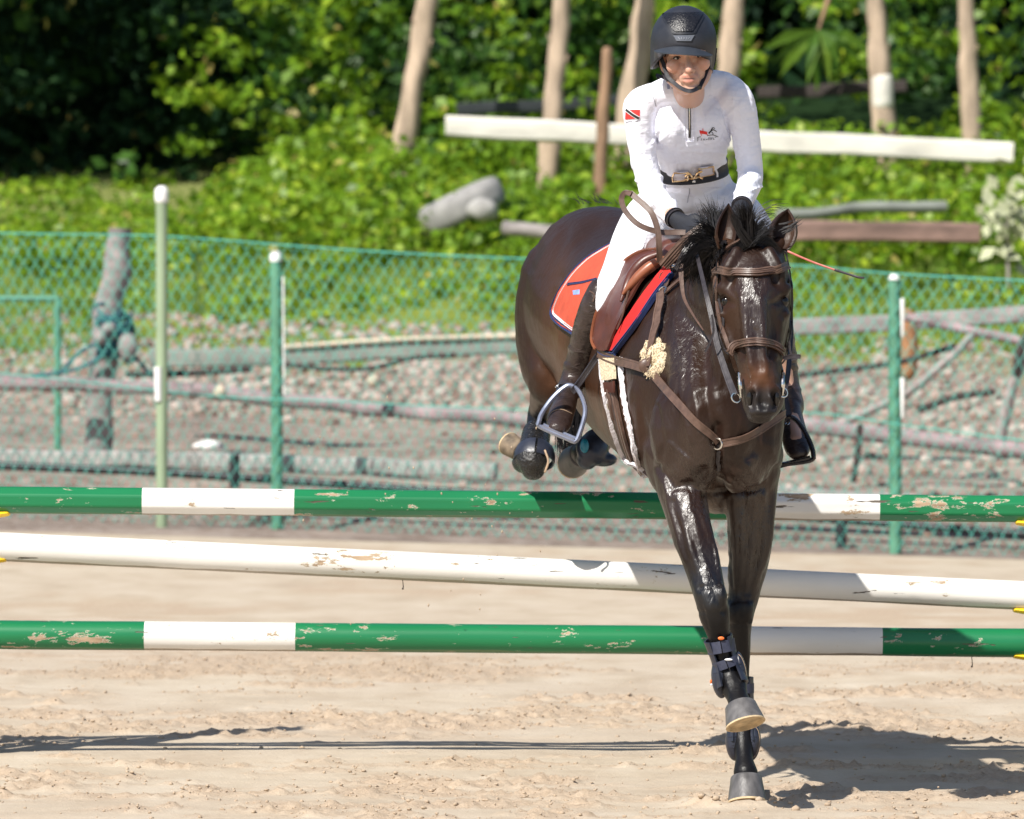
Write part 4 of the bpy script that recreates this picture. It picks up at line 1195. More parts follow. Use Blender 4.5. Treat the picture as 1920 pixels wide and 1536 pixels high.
eb = bmesh.new(); eb.from_mesh(body_me); em = finish(earbm); eb.from_mesh(em)
body_me = bpy.data.meshes.new('horse_body'); eb.to_mesh(body_me); eb.free()
body_me.polygons.foreach_set('use_smooth', [True] * len(body_me.polygons))
V = get_co(body_me); px, py = pix(V); D_ = V[:, 1]
def ridge_(u, v, seed, k=3.0, o=2): 
    n = fbm(u, v, 1.0, o, seed); return np.clip(1 - np.abs(2 * n - 1) * k, 0, 1) ** 1.4
nr_ = np.empty(len(V) * 3, dtype=np.float32); body_me.vertices.foreach_get('normal', nr_); nr_ = nr_.reshape(-1, 3)
legm = (D_ < 25.3) * np.clip((py - 900) / 60, 0, 1) * np.clip((1320 - py) / 30, 0, 1)
axis = np.where(px < 1372 + (py > 1150) * 6, px - .42 * (py - 900), px + .1 * py)
rel = .0042 * ridge_(axis / 17, py / 170, 601) * legm
tor = np.clip((930 - py) / 60, 0, 1) * (D_ > 24.5)
rel = rel + .0055 * ridge_((px * .9 - py * .25) / 52, (py + px * .3) / 210, 611) * tor * (D_ < 25.5)
rel = rel + .006 * (fbm(px / 60, py / 90, 1.0, 3, 621) - .5) * tor * 2
hm_ = (D_ < 24.42) & (py < 730) & (py > 500)
rel = rel + .0022 * ridge_(px / 20, py / 90, 631) * hm_
def groove(path, w, depth, m=1.0):
    best = np.full(len(V), 1e9)
    for (ax, ay), (bx, by) in zip(path[:-1], path[1:]):
        dx, dy = bx - ax, by - ay; tt = np.clip(((px - ax) * dx + (py - ay) * dy) / (dx * dx + dy * dy), 0, 1)
        best = np.minimum(best, (px - ax - tt * dx) ** 2 + (py - ay - tt * dy) ** 2)
    return depth * np.exp(-best / (w * w)) * m
front = (nr_[:, 1] < .35)
hd_ = (D_ < 24.42) & (py < 800) & front
for cx_, s in ((1412, -1), (1412, 1)):
    rel = rel + groove([(cx_ + s * 14, 560), (cx_ + s * 14 + 2, 610), (cx_ + s * 13 + 6, 660), (cx_ + s * 12 + 12, 700)], 7, .006, hd_)
    rel = rel + groove([(cx_ + s * 33, 560), (cx_ + s * 33 + 2, 620), (cx_ + s * 28 + 6, 665)], 9, -.011, hd_)
    rel = rel + groove([(cx_ + s * 47, 512), (cx_ + s * 44, 526)], 9, -.010, hd_)
    rel = rel + groove([(cx_ + s * 56, 562), (cx_ + s * 46, 568)], 7, -.007, hd_)
    rel = rel + groove([(cx_ + s * 60, 550), (cx_ + s * 48, 550), (cx_ + s * 38, 560)], 5, .006, hd_)
    rel = rel + groove([(cx_ + s * 52, 602), (cx_ + s * 44 + 4, 640), (cx_ + s * 34 + 8, 668)], 6, .006, hd_)
    rel = rel + groove([(1431 + s * 20, 738), (1431 + s * 27, 752), (1431 + s * 23, 764)], 6, -.012, hd_)
    rel = rel + groove([(1431 + s * 36, 700), (1431 + s * 30, 720)], 8, -.005, hd_)
rel = rel + groove([(1412, 500), (1412, 545)], 10, .004, hd_) + groove([(1418, 620), (1426, 690)], 6, -.005, hd_) + groove([(1431, 725), (1431, 768)], 7, -.006, hd_)
bd_ = (D_ > 24.45) & (D_ < 25.5) & front
for path, w, dp in (([(1347, 800), (1348, 860), (1345, 905)], 12, -.022), ([(1330, 590), (1322, 660), (1322, 740), (1340, 830)], 13, -.018), ([(1268, 520), (1246, 610), (1240, 740)], 12, -.012),
    ([(1235, 875), (1262, 915), (1300, 905), (1320, 880)], 7, -.010), ([(1372, 900), (1400, 922), (1435, 912), (1458, 878)], 7, -.009),
    ([(1262, 940), (1288, 1040), (1314, 1105)], 5, -.006), ([(1318, 930), (1336, 1020), (1347, 1090)], 5, -.005), ([(1290, 930), (1312, 1020), (1328, 1090)], 6, .004),
    ([(1384, 950), (1385, 1050), (1384, 1120)], 5, -.006), ([(1428, 940), (1422, 1040), (1405, 1110)], 5, -.006), ([(1440, 890), (1426, 960), (1404, 1060)], 4, .004), ([(1240, 860), (1254, 950), (1285, 1050)], 4, .0045),
    ([(1310, 1102), (1352, 1098)], 4, -.004), ([(1312, 1148), (1356, 1146)], 4, -.004), ([(1372, 1128), (1408, 1126)], 4, -.004), ([(1372, 1172), (1406, 1170)], 4, -.004), ([(1352, 1195), (1366, 1250)], 4, -.004), ([(1392, 1190), (1393, 1300)], 4, -.003),
    ([(1262, 600), (1282, 680), (1276, 760), (1296, 830)], 4, .005), ([(1300, 640), (1296, 720), (1310, 790)], 4, .004), ([(1390, 860), (1420, 900), (1432, 940)], 4, .004), ([(1255, 830), (1290, 860), (1300, 900)], 4, .005),
    ([(1376, 830), (1378, 880), (1372, 930)], 4, .004), ([(1230, 760), (1246, 830), (1240, 870)], 5, -.006)):
    rel = rel + groove(path, w, dp, bd_)
hq = (D_ > 25.9)
for path, w, dp in (([(1090, 640), (1080, 720), (1064, 790)], 12, -.022), ([(1060, 430), (1030, 520), (1034, 620), (1036, 700)], 14, -.010), ([(1000, 520), (996, 620), (1004, 700)], 14, .006), ([(1120, 420), (1070, 470), (1046, 520)], 14, -.008)):
    rel = rel + groove(path, w, dp, hq)
V = V + nr_ * rel[:, None]; body_me.vertices.foreach_set('co', V.astype(np.float32).ravel()); body_me.update()
for L_, r_v in (([(1330, 560), (1338, 600)], 0),): pass
dark = np.array([.020, .0102, .0072]); brown = np.array([.060, .026, .012]); black = np.array([.0075, .0072, .0085]); tan = np.array([.135, .058, .028]); grey = np.array([.03, .026, .026])
cols = np.tile(dark, (len(V), 1)) * 1.25
nz = fbm(V[:, 0] * 1 + V[:, 1], V[:, 2], 3, 4, 201)
def blend(cols, col, w): 
    w = np.clip(w, 0, 1)[:, None]; return cols * (1 - w) + col * w
def g2(cx, cy, sx, sy): return np.exp(-((px - cx) / sx) ** 2 - ((py - cy) / sy) ** 2)
hind = (D_ > 25.5)
cols = blend(cols, brown * 1.5, (g2(1045, 640, 34, 150) * 1.0) * hind)  # browner thigh and belly of a bay, with some sunlight painted in
cols = blend(cols, brown * 1.5, (g2(1120, 780, 60, 90) * .95) * (D_ > 25.0))
cols = blend(cols, brown * .8, g2(1120, 640, 60, 120) * .6 * hind)
cols = blend(cols, brown * .75, g2(1190, 760, 40, 150) * .5)
cols = blend(cols, brown * .55, g2(1310, 700, 40, 80) * .8 * (D_ > 24.4))
cols = blend(cols, brown * .6, g2(1405, 960, 50, 70) * .7)
cols = blend(cols, np.array([.10, .075, .06]), g2(1333, 945, 16, 30) * .9 * (D_ > 24.6))
headm = (D_ < 24.42) & (py < 800)
cols = blend(cols, brown * .62, headm * g2(1372, 590, 26, 60) * .9)
cols = blend(cols, brown * .4, headm * g2(1450, 600, 26, 70) * .8)
cols = blend(cols, tan, headm * g2(1430, 706, 30, 22) * (.75 + .5 * (nz - .5)))
cols = blend(cols, tan * .7, headm * g2(1400, 712, 10, 26) * .7)
cols = blend(cols, grey, headm * np.clip((py - 725) / 14, 0, 1) * (.9))
cols = blend(cols, black * 1.2, headm * g2(1432, 765, 14, 16) * .9)
cols = blend(cols, np.array([.12, .08, .055]), headm * (g2(1389, 765, 6, 22) * .7))
ant = (V[:, 2] < 2.1) & (D_ > 24.3) & (py < 470) & (px > 1335) & (px < 1500) & (D_ < 24.5)
cols = blend(cols, brown * .9, ant * g2(1358, 445, 16, 26)); cols = blend(cols, brown * .8, ant * g2(1480, 435, 14, 34))
fl = (D_ < 25.3) & (py > 930)
cols = blend(cols, black, fl * np.clip((py - 980) / 130, 0, 1) * (1 - .5 * np.clip((px - 1375) / 40, 0, 1) * (py < 1130)))
cols = blend(cols, black, ((D_ > 26.7) & (py > 772)) * 1.0)
cols = blend(cols, black * 1.5, ((py < 520) & (D_ > 24.5) & (D_ < 25.2)) * 1.0)
cols *= (.62 + .4 * nz)[:, None]
add_col(body_me, 'coat', cols)
wet = np.zeros(len(V))
wet = np.maximum(wet, headm * g2(1412, 570, 42, 110)); wet = np.maximum(wet, g2(1290, 640, 50, 110) * (D_ < 25.4)); wet = np.maximum(wet, g2(1300, 900, 80, 110)); wet = np.maximum(wet, g2(1412, 980, 45, 150) * 1.0)
wet = np.maximum(wet, g2(1330, 1080, 40, 90) * .8); wet = np.maximum(wet, g2(1240, 820, 40, 80) * .5); wet = np.maximum(wet, g2(1250, 600, 60, 90) * .6 * (D_ < 25.4)); wet = np.maximum(wet, .22)
add_attr(body_me, 'wet', np.clip(wet * (1.25), 0, 1))
body = put('body', body_me, M['coat'], horse)
HB = bvh_of(body_me)
# eyes
for s, pxe in ((-1, 1360), (1, 1471)):
    bm = bmesh.new(); l, n_ = hit(HB, pxe, 565); ell(bm, l - n_ * .007, (.019, .015, .019)); put('eye', finish(bm), M['eye'], horse)
for s in (-1, 1):
    bm = bmesh.new(); nx = 1431 + s * 25; el(bm, nx, 747, 24.104, (.011, .012, .030)); put('nostril', finish(bm), M['eye'], horse)
# hooves
def hoof(top, bot, r0, r1, tilt, mat):
    b = bmesh.new(); a = P(*top); c = P(*bot); n = 24
    up = (a - c).normalized(); F = Vector((0, -1, 0)); F = (F - up * F.dot(up)).normalized(); S = up.cross(F)
    R = []
    for s in (0, .03, .07, .3, .6, .93, 1):
        c_ = a.lerp(c, s); r_ = r0 + (r1 - r0) * s ** .8
        if s == 0: r_ *= .96
        if s == .07: r_ *= 1.03
        ring = []
        for k in range(n):
            t_ = 2 * math.pi * k / n; f = math.cos(t_); x = math.sin(t_)
            rr = r_ * (1.12 if f > 0 else .92 + .03 * math.cos(2 * t_))
            ring.append(b.verts.new(c_ + F * (f * rr + s * .012) + S * (x * r_) + up * (tilt * f * rr * s)))
        R.append(ring)
    for s in (.90, .8):   # the rim and the hollow of the sole
        ring = []
        for v in R[6]: ring.append(b.verts.new(c + (v.co - c) * s + up * (.0 if s == .90 else .012)))
        R.append(ring)
    for i in range(len(R) - 1):
        for k in range(n):
            f_ = b.faces.new((R[i][k], R[i][(k + 1) % n], R[i + 1][(k + 1) % n], R[i + 1][k])); f_.material_index = 1 if i >= 5 else 0
    f_ = b.faces.new(R[-1]); f_.material_index = 1; b.faces.new(list(reversed(R[0])))
    o = put('hoof', finish(b), [M[mat], M['sole']], horse)
    return o
hoof((1388, 1322, 24.42), (1399, 1362, 24.38), .049, .067, -.16, 'hoof')
hoof((1399, 1455, 24.83), (1401, 1508, 24.80), .049, .066, 0, 'hoof')
hoof((978, 848, 27.05), (957, 834, 27.10), .036, .044, .1, 'hoof_pale')
hoof((1092, 852, 27.08), (1080, 862, 27.2), .045, .058, 0, 'hoof')

# mane, forelock, tail
S = []
def R_(a, b): return float(RNG.uniform(a, b))
def gpt(L, D0, D1): return [P(x, y, D0 + (D1 - D0) * i / (len(L) - 1)) for i, (x, y) in enumerate(L)]
for L in ([(1350, 452), (1340, 425), (1330, 402), (1321, 384)], [(1352, 448), (1344, 420), (1338, 398), (1333, 380)], [(1356, 446), (1350, 420), (1347, 400), (1345, 386)], [(1360, 444), (1356, 420), (1356, 402), (1357, 384)],
          [(1346, 452), (1330, 430), (1318, 412), (1314, 396)], [(1342, 456), (1322, 440), (1306, 432), (1294, 432)], [(1340, 458), (1316, 448), (1300, 448), (1284, 458)], [(1340, 462), (1312, 462), (1294, 474), (1280, 492)],
          [(1332, 462), (1304, 470), (1286, 484), (1270, 500)], [(1344, 462), (1322, 478), (1306, 500), (1300, 522)], [(1346, 466), (1330, 488), (1320, 512), (1316, 538)], [(1350, 450), (1336, 436), (1322, 424), (1306, 420)],
          [(1330, 452), (1308, 444), (1292, 452), (1274, 474)], [(1346, 470), (1336, 495), (1330, 520), (1331, 545)], [(1336, 466), (1314, 486), (1298, 508), (1290, 530)], [(1318, 460), (1298, 470), (1284, 490), (1278, 515)]):
    clump(S, gpt(L, R_(24.58, 24.7), R_(24.55, 24.75)), 60, .010, .0013, .09, .35)
for k in range(150):     # dark mass of mane over the crest
    t_ = RNG.random(); b0 = (1300 + 66 * t_, 468 - 16 * t_ + R_(0, 16)); q = []
    for j in range(5):
        l, n_ = hit(HB, b0[0] - j * R_(4, 8) - 2, b0[1] + j * R_(6, 16), 24.9); q.append(l + n_ * (.010 + .008 * math.sin(j)))
    S.append((q, .0032))
bm = bmesh.new(); strands(bm, S); put('mane', finish(bm), M['hair'], horse)
S = []
for L, n_ in (([(1406, 450), (1398, 425), (1388, 402), (1380, 384)], 60), ([(1408, 450), (1402, 425), (1396, 400), (1392, 380)], 60), ([(1410, 448), (1408, 425), (1405, 405), (1404, 388)], 40), ([(1402, 452), (1388, 432), (1378, 412), (1372, 398)], 50),
          ([(1412, 448), (1410, 420), (1411, 398), (1415, 376)], 22), ([(1413, 448), (1413, 422), (1424, 398), (1446, 386), (1466, 386), (1474, 390)], 7), ([(1416, 448), (1420, 424), (1438, 410), (1452, 408)], 8),
          ([(1418, 450), (1432, 434), (1444, 426), (1452, 424)], 18), ([(1418, 452), (1432, 440), (1442, 434), (1450, 432)], 18), ([(1414, 450), (1426, 424), (1436, 414), (1448, 408)], 16), ([(1470, 432), (1484, 426), (1494, 418), (1502, 410)], 10),
          ([(1412, 446), (1392, 456), (1374, 466), (1360, 478)], 34), ([(1412, 450), (1396, 462), (1382, 472), (1372, 486)], 22), ([(1414, 446), (1434, 446), (1446, 454), (1456, 468)], 34), ([(1416, 450), (1434, 454), (1450, 462), (1460, 476)], 24), ([(1408, 444), (1420, 440), (1434, 444), (1446, 456)], 26)):
    clump(S, gpt(L, 24.25 + R_(-.01, .05), 24.22 + R_(-.02, .08)), int(n_ * 2.0), .009, .0012, .07, .4)
bm = bmesh.new(); strands(bm, S); put('forelock', finish(bm), M['hair'], horse)
S = []
for k in range(260):     # the tail, hanging between the hind legs
    bx = R_(-.04, .04); q = [Vector(P(1110, 430, 27.15)) + Vector((bx, .05, 0)), Vector(P(1100, 560, 27.45)) + Vector((bx * 1.5, R_(-.05, .05), 0)), Vector(P(1075, 730, 27.55)) + Vector((bx * 1.6, R_(-.05, .05), 0)), Vector(P(1062 + R_(-12, 14), R_(820, 885), 27.5)) + Vector((bx * .6, R_(-.04, .04), 0))]
    S.append((q, .003))
for k in range(22):      # wisps at the top of the croup
    bx = R_(1085, 1160); q = [P(bx, 380 + abs(bx - 1120) * .1, 26.9), P(bx - R_(2, 12), 376, 27.0), P(bx - R_(10, 30), R_(355, 374), 27.05)]; S.append((q, .0012))
bm = bmesh.new(); strands(bm, S); put('tail', finish(bm), M['hair'], horse)
S = []                   # tufts at the ears
tuftm = simple('brown_hair', (.06, .03, .018), .5)
for k in range(70):
    s = RNG.random(); b_ = P(1345 + 8 * s, 440 + 25 * s, 24.36); S.append(([b_, b_ + Vector((-.006, 0, -.004)), b_ + Vector((-.011, 0, -.008 + R_(-.004, .004)))], .0010))
bm = bmesh.new(); strands(bm, S); put('ear_tuft', finish(bm), tuftm, horse)
S = []
for k in range(70):
    s = RNG.random(); b_ = P(1488 - 8 * s, 425 + 30 * s, 24.38); S.append(([b_, b_ + Vector((.004, 0, -.006)), b_ + Vector((.006, 0, -.012))], .0010))
bm = bmesh.new(); strands(bm, S); put('ear_tuft', finish(bm), tuftm, horse)

# ------------------------------------------------------------------ leg boots
def shell(bm, chain, open_a, grow, thick, seg=22, hint=(0, 1, 0), turn=0):
    """partial sleeve round a leg, open towards the camera side"""
    q = cr([tuple(P(c[0], c[1], c[2])) + (c[3], c[4]) for c in chain], 5); R = []
    for i, v in enumerate(q):
        T = Vector(q[min(i + 1, len(q) - 1)][:3] - q[max(i - 1, 0)][:3]).normalized(); h = Vector(hint); b = (h - T * h.dot(T)).normalized(); a = T.cross(b); c = Vector(v[:3]); oo = []; ii = []
        for k in range(seg + 1):
            t_ = math.radians(90 + turn - (180 - open_a) + 2 * (180 - open_a) * k / seg)
            d = a * (math.cos(t_)) ; e = b * math.sin(t_)
            ii.append(bm.verts.new(c + d * (v[3] + grow) + e * (v[4] + grow))); oo.append(bm.verts.new(c + d * (v[3] + grow + thick) + e * (v[4] + grow + thick)))
        R.append((oo, ii))
    for i in range(len(R) - 1):
        for k in range(seg):
            bm.faces.new((R[i][0][k], R[i][0][k + 1], R[i + 1][0][k + 1], R[i + 1][0][k])); bm.faces.new((R[i][1][k], R[i + 1][1][k], R[i + 1][1][k + 1], R[i][1][k + 1]))
        for k in (0, seg): bm.faces.new((R[i][0][k], R[i + 1][0][k], R[i + 1][1][k], R[i][1][k]))
    for i in (0, -1):
        for k in range(seg): bm.faces.new((R[i][0][k], R[i][0][k + 1], R[i][1][k + 1], R[i][1][k]))
def tendon_boot(label, top, mid, low, straps, lobes, accents):
    r_ = thing('tendon_boot', label, 'leg boot')
    bm = bmesh.new(); shell(bm, [top, mid, low], 42, .004, .007); put('shell', finish(bm), M['boot_dark'], r_)
    for (c, h) in straps:
        bm = bmesh.new(); c0 = (c[0] - c[5], c[1] - h, c[2], c[3], c[4]); c1 = (c[0] + c[5], c[1] + h, c[2], c[3], c[4]); cm = c[:5]
        shell(bm, [c0, cm, c1], 2, .008, .004); put('strap', finish(bm), M['strap_navy'], r_)
    for (px_, py_, D, rx, rz, tl) in lobes:
        from mathutils import Euler
        bm = bmesh.new(); ell(bm, P(px_, py_, D), (rx * 1.06, .038, rz * 1.04), rot=Euler((0, tl, 0)), u=20, v=14); o = put('strike_pad', finish(bm), M['boot_dark'], r_)
        bm = bmesh.new(); c = P(px_, py_, D - .022); q = []
        for k in range(12):
            a = -1.35 + 2.7 * k / 11; w = Vector((math.cos(a) * rx * .86, 0, math.sin(a) * rz * .86)); w.rotate(Euler((0, tl, 0))); q.append(c + w)
        tube(bm, q, .0013, seg=5, sub=1); put('piping', finish(bm), M['trim_tan'], o)
        for j in range(5):
            bm = bmesh.new(); z0 = (j - 2) * .009
            w1 = Vector((-rx * .72, -.012, z0)); w2 = Vector((rx * .3, -.0205, z0 + .003)); w1.rotate(Euler((0, tl, 0))); w2.rotate(Euler((0, tl, 0)))
            tube(bm, [c + w1 + Vector((0, .010, 0)), c + (w1 + w2) / 2 + Vector((0, .002, 0)), c + w2 + Vector((0, .008, 0))], .0018, seg=5, sub=2); put('rib', finish(bm), M['boot_dark'], o)
    for (px_, py_, D, sx, sz, mt) in accents:
        bm = bmesh.new(); ell(bm, P(px_, py_, D), (sx, .004, sz), u=10, v=6); put('patch', finish(bm), M[mt], r_)
tendon_boot('dark tendon boot with orange tab on the lifted foreleg', (1346, 1196, 24.52, .038, .045), (1360, 1240, 24.53, .034, .045), (1374, 1286, 24.51, .044, .055),
            [((1352, 1212, 24.53, .036, .046, 2), 11), ((1362, 1243, 24.53, .035, .044, 3), 8)],
            [(1350, 1272, 24.525, .027, .064, -.10), (1389, 1256, 24.53, .018, .060, -.2)],
            [(1352, 1197, 24.468, .011, .006, 'orange'), (1366, 1237, 24.475, .014, .004, 'white_cloth'), (1333, 1278, 24.455, .004, .007, 'orange'), (1334, 1284, 24.455, .004, .004, 'white_cloth')])
tendon_boot('dark tendon boot with ribbed pads on the landing foreleg', (1390, 1270, 24.95, .030, .040), (1391, 1330, 24.95, .031, .042), (1393, 1392, 24.93, .040, .050),
            [((1390, 1290, 24.95, .031, .042, 0), 9), ((1391, 1335, 24.95, .031, .042, 0), 9)],
            [(1377, 1392, 24.93, .028, .060, -.05), (1412, 1392, 24.93, .024, .060, .1)], [(1402, 1312, 24.9, .006, .01, 'orange')])
r_ = thing('tendon_boot', 'black muddy wet boot on the left trailing hind leg', 'leg boot')
bm = bmesh.new(); ch(bm, [(1006, 812, 27.06, .052, .052), (1001, 840, 26.98, .056, .056), (998, 862, 26.92, .062, .06), (1000, 880, 26.92, .045, .045)], seg=18)
el(bm, 986, 868, 26.95, (.052, .046, .040)); put('shell', organic(bm, .006, 4), M['boot_wet'], r_)
bm = bmesh.new(); shell(bm, [(1003, 850, 26.96, .066, .066), (1002, 858, 26.94, .070, .068), (1001, 866, 26.93, .068, .066)], 3, .002, .004); put('strap', finish(bm), M['boot_dark'], r_)
bm = bmesh.new(); tube(bm, [P(1022, 845, 26.88), P(1028, 865, 26.87), P(1022, 885, 26.87)], .004, seg=6); put('piping', finish(bm), M['trim_tan'], r_)
r_ = thing('tendon_boot', 'dark hind boot with a teal panel seen under the belly', 'leg boot')
bm = bmesh.new(); ch(bm, [(1118, 828, 27.05, .05, .05), (1108, 848, 26.98, .062, .06), (1100, 862, 26.98, .04, .05)], seg=16); el(bm, 1132, 862, 27.0, (.05, .05, .026)); put('shell', organic(bm, .006, 4), M['boot_dark'], r_)
bm = bmesh.new(); ell(bm, P(1096, 836, 26.915), (.016, .012, .026)); put('panel', finish(bm), M['teal'], r_)

# ------------------------------------------------------------------ saddle pad, saddle, girth, stirrups
pad = thing('saddle_pad', 'orange-red quilted saddle pad with white and navy edging under the saddle', 'saddle pad')
bm = bmesh.new(); patch(bm, HB, [(1150, 462), (1100, 492), (1062, 535), (1040, 580), (1052, 606), (1078, 622)], [(1215, 480), (1175, 520), (1150, 560), (1130, 600), (1120, 625), (1110, 640)], 22, 10, .004, .010, bulge=.004)
put('panel', finish(bm), M['pad_orange'], pad)
for off_, w_, mt, nm in (((0, 0), .016, 'navy', 'binding'), ((5, 1), .008, 'white_cloth', 'piping')):
    bm = bmesh.new(); strap(bm, HB, [(1150 + off_[0], 462 + off_[1]), (1100 + off_[0], 492 + off_[1]), (1062 + off_[0], 535 + off_[1]), (1040 + off_[0], 580 + off_[1]), (1044 + off_[0], 596 - off_[1] * 3), (1056 + off_[0], 608 - off_[1] * 4), (1080 + off_[0] * 0, 624 - off_[1] * 6), (1110, 642 - off_[1] * 6)], w_, .012, .005, 5)
    put(nm, finish(bm), M[mt], pad)
bm = bmesh.new(); strap(bm, HB, [(1072, 537), (1100, 534), (1125, 529)], .008, .006, .014, 5); put('girth_loop', finish(bm), M['navy'], pad)
bm = bmesh.new(); patch(bm, HB, [(1082, 549), (1083, 557)], [(1095, 547), (1095, 556)], 3, 3, .016, .002); put('badge', finish(bm), simple('blue_badge', (.25, .35, .7), .5), pad)
bm = bmesh.new(); patch(bm, HB, [(1250, 505), (1212, 555), (1175, 610), (1148, 658)], [(1264, 518), (1233, 554), (1199, 606), (1156, 658)], 16, 8, .006, .012)
put('front_panel', finish(bm), M['pad_red'], pad)
bm = bmesh.new(); strap(bm, HB, [(1265, 519), (1235, 555), (1201, 607), (1158, 662)], .014, .016, .006, 6); put('front_binding', finish(bm), M['navy'], pad)
bm = bmesh.new(); strap(bm, HB, [(1130, 656), (1142, 664), (1160, 666)], .016, .010, .01, 4); put('hem', finish(bm), M['navy'], pad)

saddle = thing('saddle', 'brown leather jumping saddle under the rider, flap and knee rolls on the near side', 'saddle')
bm = bmesh.new(); patch(bm, HB, [(1244, 480), (1210, 483), (1176, 504), (1148, 546), (1131, 595), (1123, 636), (1132, 655), (1146, 659)],
                        [(1254, 496), (1238, 512), (1214, 532), (1196, 562), (1180, 592), (1165, 624), (1157, 646), (1152, 657)], 26, 10, .020, .008, bulge=-.012, D=25.3)
put('flap', finish(bm), M['saddle'], saddle)
bm = bmesh.new(); strap(bm, HB, [(1244, 481), (1210, 484), (1176, 505), (1148, 547), (1131, 596), (1124, 636), (1132, 655)], .007, .006, .028, 6, 25.3); put('edge_piping', finish(bm), M['saddle_tan'], saddle)
bm = bmesh.new(); tube(bm, [hit(HB, a, b)[0] + hit(HB, a, b)[1] * .03 for a, b in ((1243, 490), (1221, 500), (1201, 520), (1188, 545), (1179, 570))], [.009, .018, .021, .016, .006], seg=14); put('knee_roll', finish(bm), M['saddle'], saddle)
bm = bmesh.new(); tube(bm, [hit(HB, a, b)[0] + hit(HB, a, b)[1] * .034 for a, b in ((1248, 502), (1232, 512), (1210, 531), (1194, 548), (1184, 560))], [.010, .018, .018, .012, .005], seg=14); put('front_roll', finish(bm), M['saddle_tan'], saddle)
bm = bmesh.new(); strap(bm, HB, [(1190, 556), (1184, 590), (1172, 622)], .006, .004, .028, 5); put('flap_seam', finish(bm), M['leather'], saddle)
bm = bmesh.new(); ch(bm, [(1266, 474, 25.28, .07, .05), (1256, 468, 25.5, .09, .05), (1240, 458, 25.8, .11, .05), (1228, 442, 26.0, .11, .04)], hint=(0, 0, 1), seg=20); put('seat', finish(bm), M['saddle'], saddle)
bm = bmesh.new(); el(bm, 1270, 482, 25.2, (.06, .06, .05)); put('pommel', finish(bm), M['saddle'], saddle)
# off-side flap
bm = bmesh.new(); patch(bm, None, [(1300, 478, 25.25), (1360, 520, 25.40), (1395, 590, 25.44), (1400, 650, 25.4)], [(1310, 500, 25.05), (1350, 560, 25.08), (1380, 620, 25.12), (1395, 655, 25.2)], 14, 6, 0, .008, ray_hit=False); put('flap', finish(bm), M['saddle'], saddle)
girth = thing('girth', 'brown girth edged with white fleece round the horse belly', 'girth')
bm = bmesh.new(); strap(bm, HB, [(1146, 662), (1156, 740), (1176, 830), (1200, 895), (1216, 925)], .062, .010, .004, 7, w2=.030); put('girth_band', finish(bm), M['leather'], girth)
bm = bmesh.new(); strap(bm, HB, [(1130, 672), (1138, 740), (1158, 820), (1184, 880), (1206, 914)], .009, .012, .004, 9)
for v in bm.verts: v.co += Vector((R_(-1, 1), R_(-1, 1), R_(-1, 1))) * .002
put('fleece_edge', finish(bm), M['fleece'], girth)
bm = bmesh.new(); strap(bm, HB, [(1168, 672), (1174, 740), (1186, 800), (1200, 866), (1215, 908)], .019, .013, .004, 9, w2=.011)
for v in bm.verts: v.co += Vector((R_(-1, 1), R_(-1, 1), R_(-1, 1))) * .003
put('fleece_edge', finish(bm), M['fleece'], girth)
bm = bmesh.new(); patch(bm, HB, [(1133, 672), (1138, 712)], [(1162, 672), (1163, 712)], 4, 4, .014, .006); put('billet_guard', finish(bm), M['fleece_cream'], girth)
bm = bmesh.new(); patch(bm, HB, [(1140, 716), (1143, 735)], [(1160, 716), (1161, 735)], 4, 4, .014, .005); put('elastic', finish(bm), M['saddle'], girth)
bm = bmesh.new(); l, n_ = hit(HB, 1150, 760); ringloop(bm, l + n_ * .018, .014, .014, .0028, n_, 4); put('buckle', finish(bm, False), M['metal'], girth)
bm = bmesh.new(); strap(bm, HB, [(1147, 735), (1152, 752), (1158, 785)], .030, .008, .014, 4, w2=.018); put('billet', finish(bm), M['leather'], girth)

def stirrup(label, A, leather, tread, mt, lm):
    r_ = thing('stirrup', label, 'stirrup')
    bm = bmesh.new(); tube(bm, [P(*q) for q in A], [(.0085, .014)] * len(A), seg=8, sub=4); put('iron', finish(bm), M[mt], r_)
    bm = bmesh.new(); free_strap(bm, [P(*q) for q in tread], .022, .012, nrm=(0, -.3, 1), sub=2)
    put('tread', finish(bm), M[mt], r_)
    if leather:
        bm = bmesh.new(); free_strap(bm, [P(*q) for q in leather], .021, .005, nrm=(.3, -1, 0)); put('stirrup_leather', finish(bm), M[lm], r_)
stirrup('grey-blue stirrup iron round the left-hand boot in the picture', [(1077, 828, 25.18), (1015, 801, 25.2), (1011, 790, 25.2), (1018, 772, 25.24), (1035, 748, 25.26), (1056, 728, 25.27), (1070, 723, 25.27), (1086, 735, 25.26), (1096, 760, 25.22), (1096, 782, 25.2), (1084, 820, 25.18), (1077, 828, 25.18)],
        [(1072, 735, 25.24), (1090, 712, 25.3), (1120, 668, 25.32), (1132, 655, 25.34)], [(1016, 801, 25.2), (1077, 827, 25.18)], 'iron_grey', 'leather_dark')
stirrup('black stirrup round the far boot, right of the horse chest', [(1458, 872, 25.2), (1518, 864, 25.18), (1525, 852, 25.18), (1518, 828, 25.2), (1503, 800, 25.22), (1488, 784, 25.24), (1474, 784, 25.25), (1462, 800, 25.24)],
        [(1480, 786, 25.26), (1472, 750, 25.3), (1455, 690, 25.34)], [(1456, 878, 25.2), (1520, 862, 25.18)], 'iron_black', 'leather_dark')

